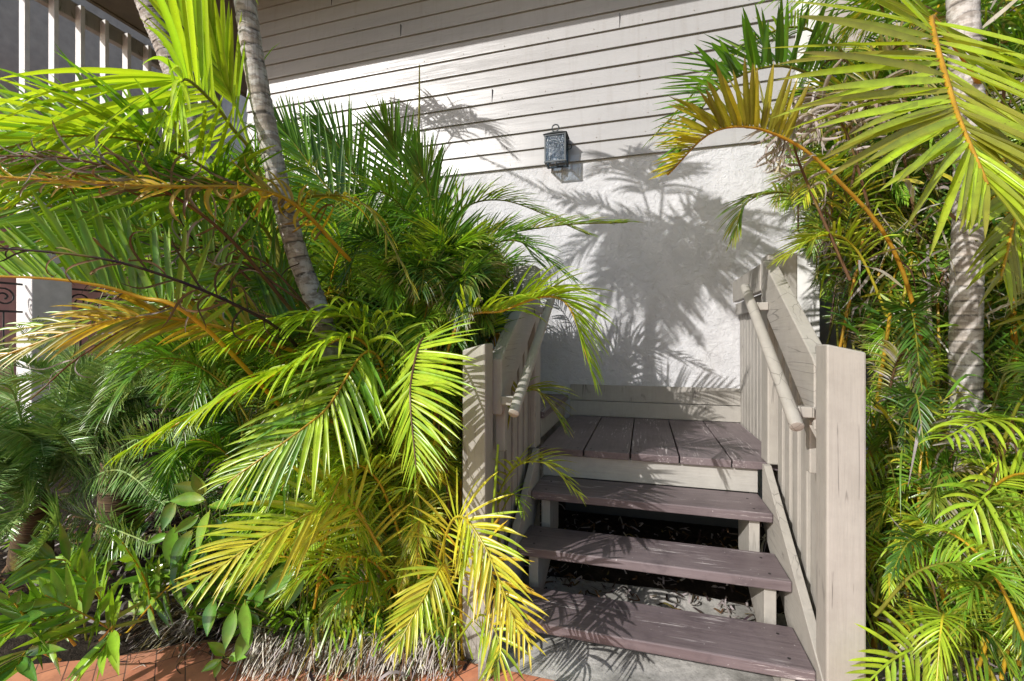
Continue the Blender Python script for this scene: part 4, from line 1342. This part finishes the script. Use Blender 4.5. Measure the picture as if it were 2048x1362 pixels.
# dry hanging leaves in the right clumps
for par, n_, reg in ((K, 16, (1690, 1980, 560, 1000, 1.95, 2.3)), (L_, 16, (1760, 2040, 950, 1300, 1.8, 2.1)), (M_, 8, (1650, 1850, 380, 800, 2.3, 2.9))):
    for i in range(n_):
        px, py, d = rs.uniform(reg[0], reg[1]), rs.uniform(reg[2], reg[3]), rs.uniform(reg[4], reg[5])
        V, Fc, Cc = frond(P3((px, py, d), (px + rs.uniform(-30, 30), py - 20, d), (px + rs.uniform(-60, 60), py + rs.uniform(20, 80), d - .03)), L=.13, n=12, w=.011, c='dead', c2='brown', rc='brown', droop=1.8, curl=.8, rr=.003, k=6)
        if clear(V, .01):
            raw("dry_frond", wallclip(V), Fc, Cc, DRY, par)



def chaos(parent, name, n, lo, hi, cols, ln, wd, mat=LEAF):
    def reg():
        return np.array([rs.uniform(a_, b_) for a_, b_ in zip(lo, hi)])
    vs, fs, cs = [], [], []
    off = 0
    for i in range(n):
        p = reg()
        a_ = rs.uniform(0, 6.28)
        D2 = nrm(np.array((math.cos(a_), math.sin(a_), rs.uniform(-1.4, 1.2))))
        l = rs.uniform(*ln)
        q = [p, p + D2 * l * .5 + rs.normal(0, .008, 3), p + D2 * l + (0, 0, -l * rs.uniform(.1, .6)) + rs.normal(0, .01, 3)]
        Rr = catmull(q, 7)
        W = nrm(np.cross(D2, rs.normal(0, 1, 3))) * wd * rs.uniform(.5, 1.2)
        prof = np.array([.4, .9, 1, .9, .7, .4, .05])[:, None]
        V = np.empty((14, 3))
        V[0::2] = Rr - W * prof
        V[1::2] = Rr + W * prof
        x, y, d = proj(V)
        if ((x > np.interp(y, LY, LX)) & (x < np.interp(y, RY, RX))).any():
            continue
        vs.append(V)
        cs.append(np.tile(np.array(PAL[cols[rs.randint(len(cols))]]) * rs.uniform(.6, 1.2), (14, 1)))
        fs.append(np.array([(off + 2 * j, off + 2 * j + 1, off + 2 * j + 3, off + 2 * j + 2) for j in range(6)]))
        off += 14
    o = raw(name, wallclip(np.vstack(vs)), np.vstack(fs), np.vstack(cs).clip(.01, .9), mat, parent, False)
    o["kind"] = "stuff"
    return o


GC = ['green', 'bright', 'lime', 'olive', 'dark', 'dead', 'straw', 'brown', 'yellow', 'green']
chaos(L_, "loose_leaves", 3200, (.85, 1.95, .05), (1.7, 2.9, 1.15), GC, (.08, .24), .0055)
chaos(M_, "loose_leaves", 2200, (.95, 2.7, .3), (2.2, 3.6, 2.4), GC, (.10, .26), .007)
chaos(K, "loose_leaves", 1300, (1.05, 2.3, 1.0), (2.0, 3.0, 3.0), GC, (.10, .26), .007)
chaos(A, "loose_leaves", 1800, (-1.45, 1.9, .1), (-.75, 2.3, .75), ['yellow', 'lime', 'bright', 'gold', 'brown', 'straw', 'green'], (.07, .2), .0045)
chaos(B, "loose_leaves", 2200, (-1.9, 2.3, .5), (-.8, 3.4, 1.9), ['green', 'dark', 'bright', 'dead', 'brown', 'deep', 'olive'], (.1, .28), .006)
chaos(G2, "loose_leaves", 1500, (-3.8, 2.2, 1.0), (-1.9, 3.2, 1.9), ['green', 'dark', 'bright', 'dead', 'brown', 'black', 'olive'], (.1, .28), .006)

Q = thing("stout_palm", "palm with thick pale ringed trunk standing upright at the right edge", "palm", gpt(1925, 1310))
trunk(Q, P3((1925, 1310, 1.97), (1930, 900, 1.93), (1932, 600, 1.9), (1940, 300, 1.88), (1925, 0, 1.85), (1920, -560, 1.8)), .054, .048, c=(.30, .27, .24), ring=.055)
qt = pt(1920, -560, 1.8)
for i in range(7):
    a = math.radians(200 + i * 40)
    q = qt + np.array((math.cos(a) * 1.1, math.sin(a) * .9, -.2))
    V, Fc, Cc = frond([qt, qt * .55 + q * .45 + (0, 0, .4), q], L=.36, n=34, w=.024, c='green', c2='bright', rc='olive', vee=20, droop=.7, start=.3, rr=.01)
    if clear(V, .005):
        raw("frond", V, Fc, Cc, LEAF, Q)
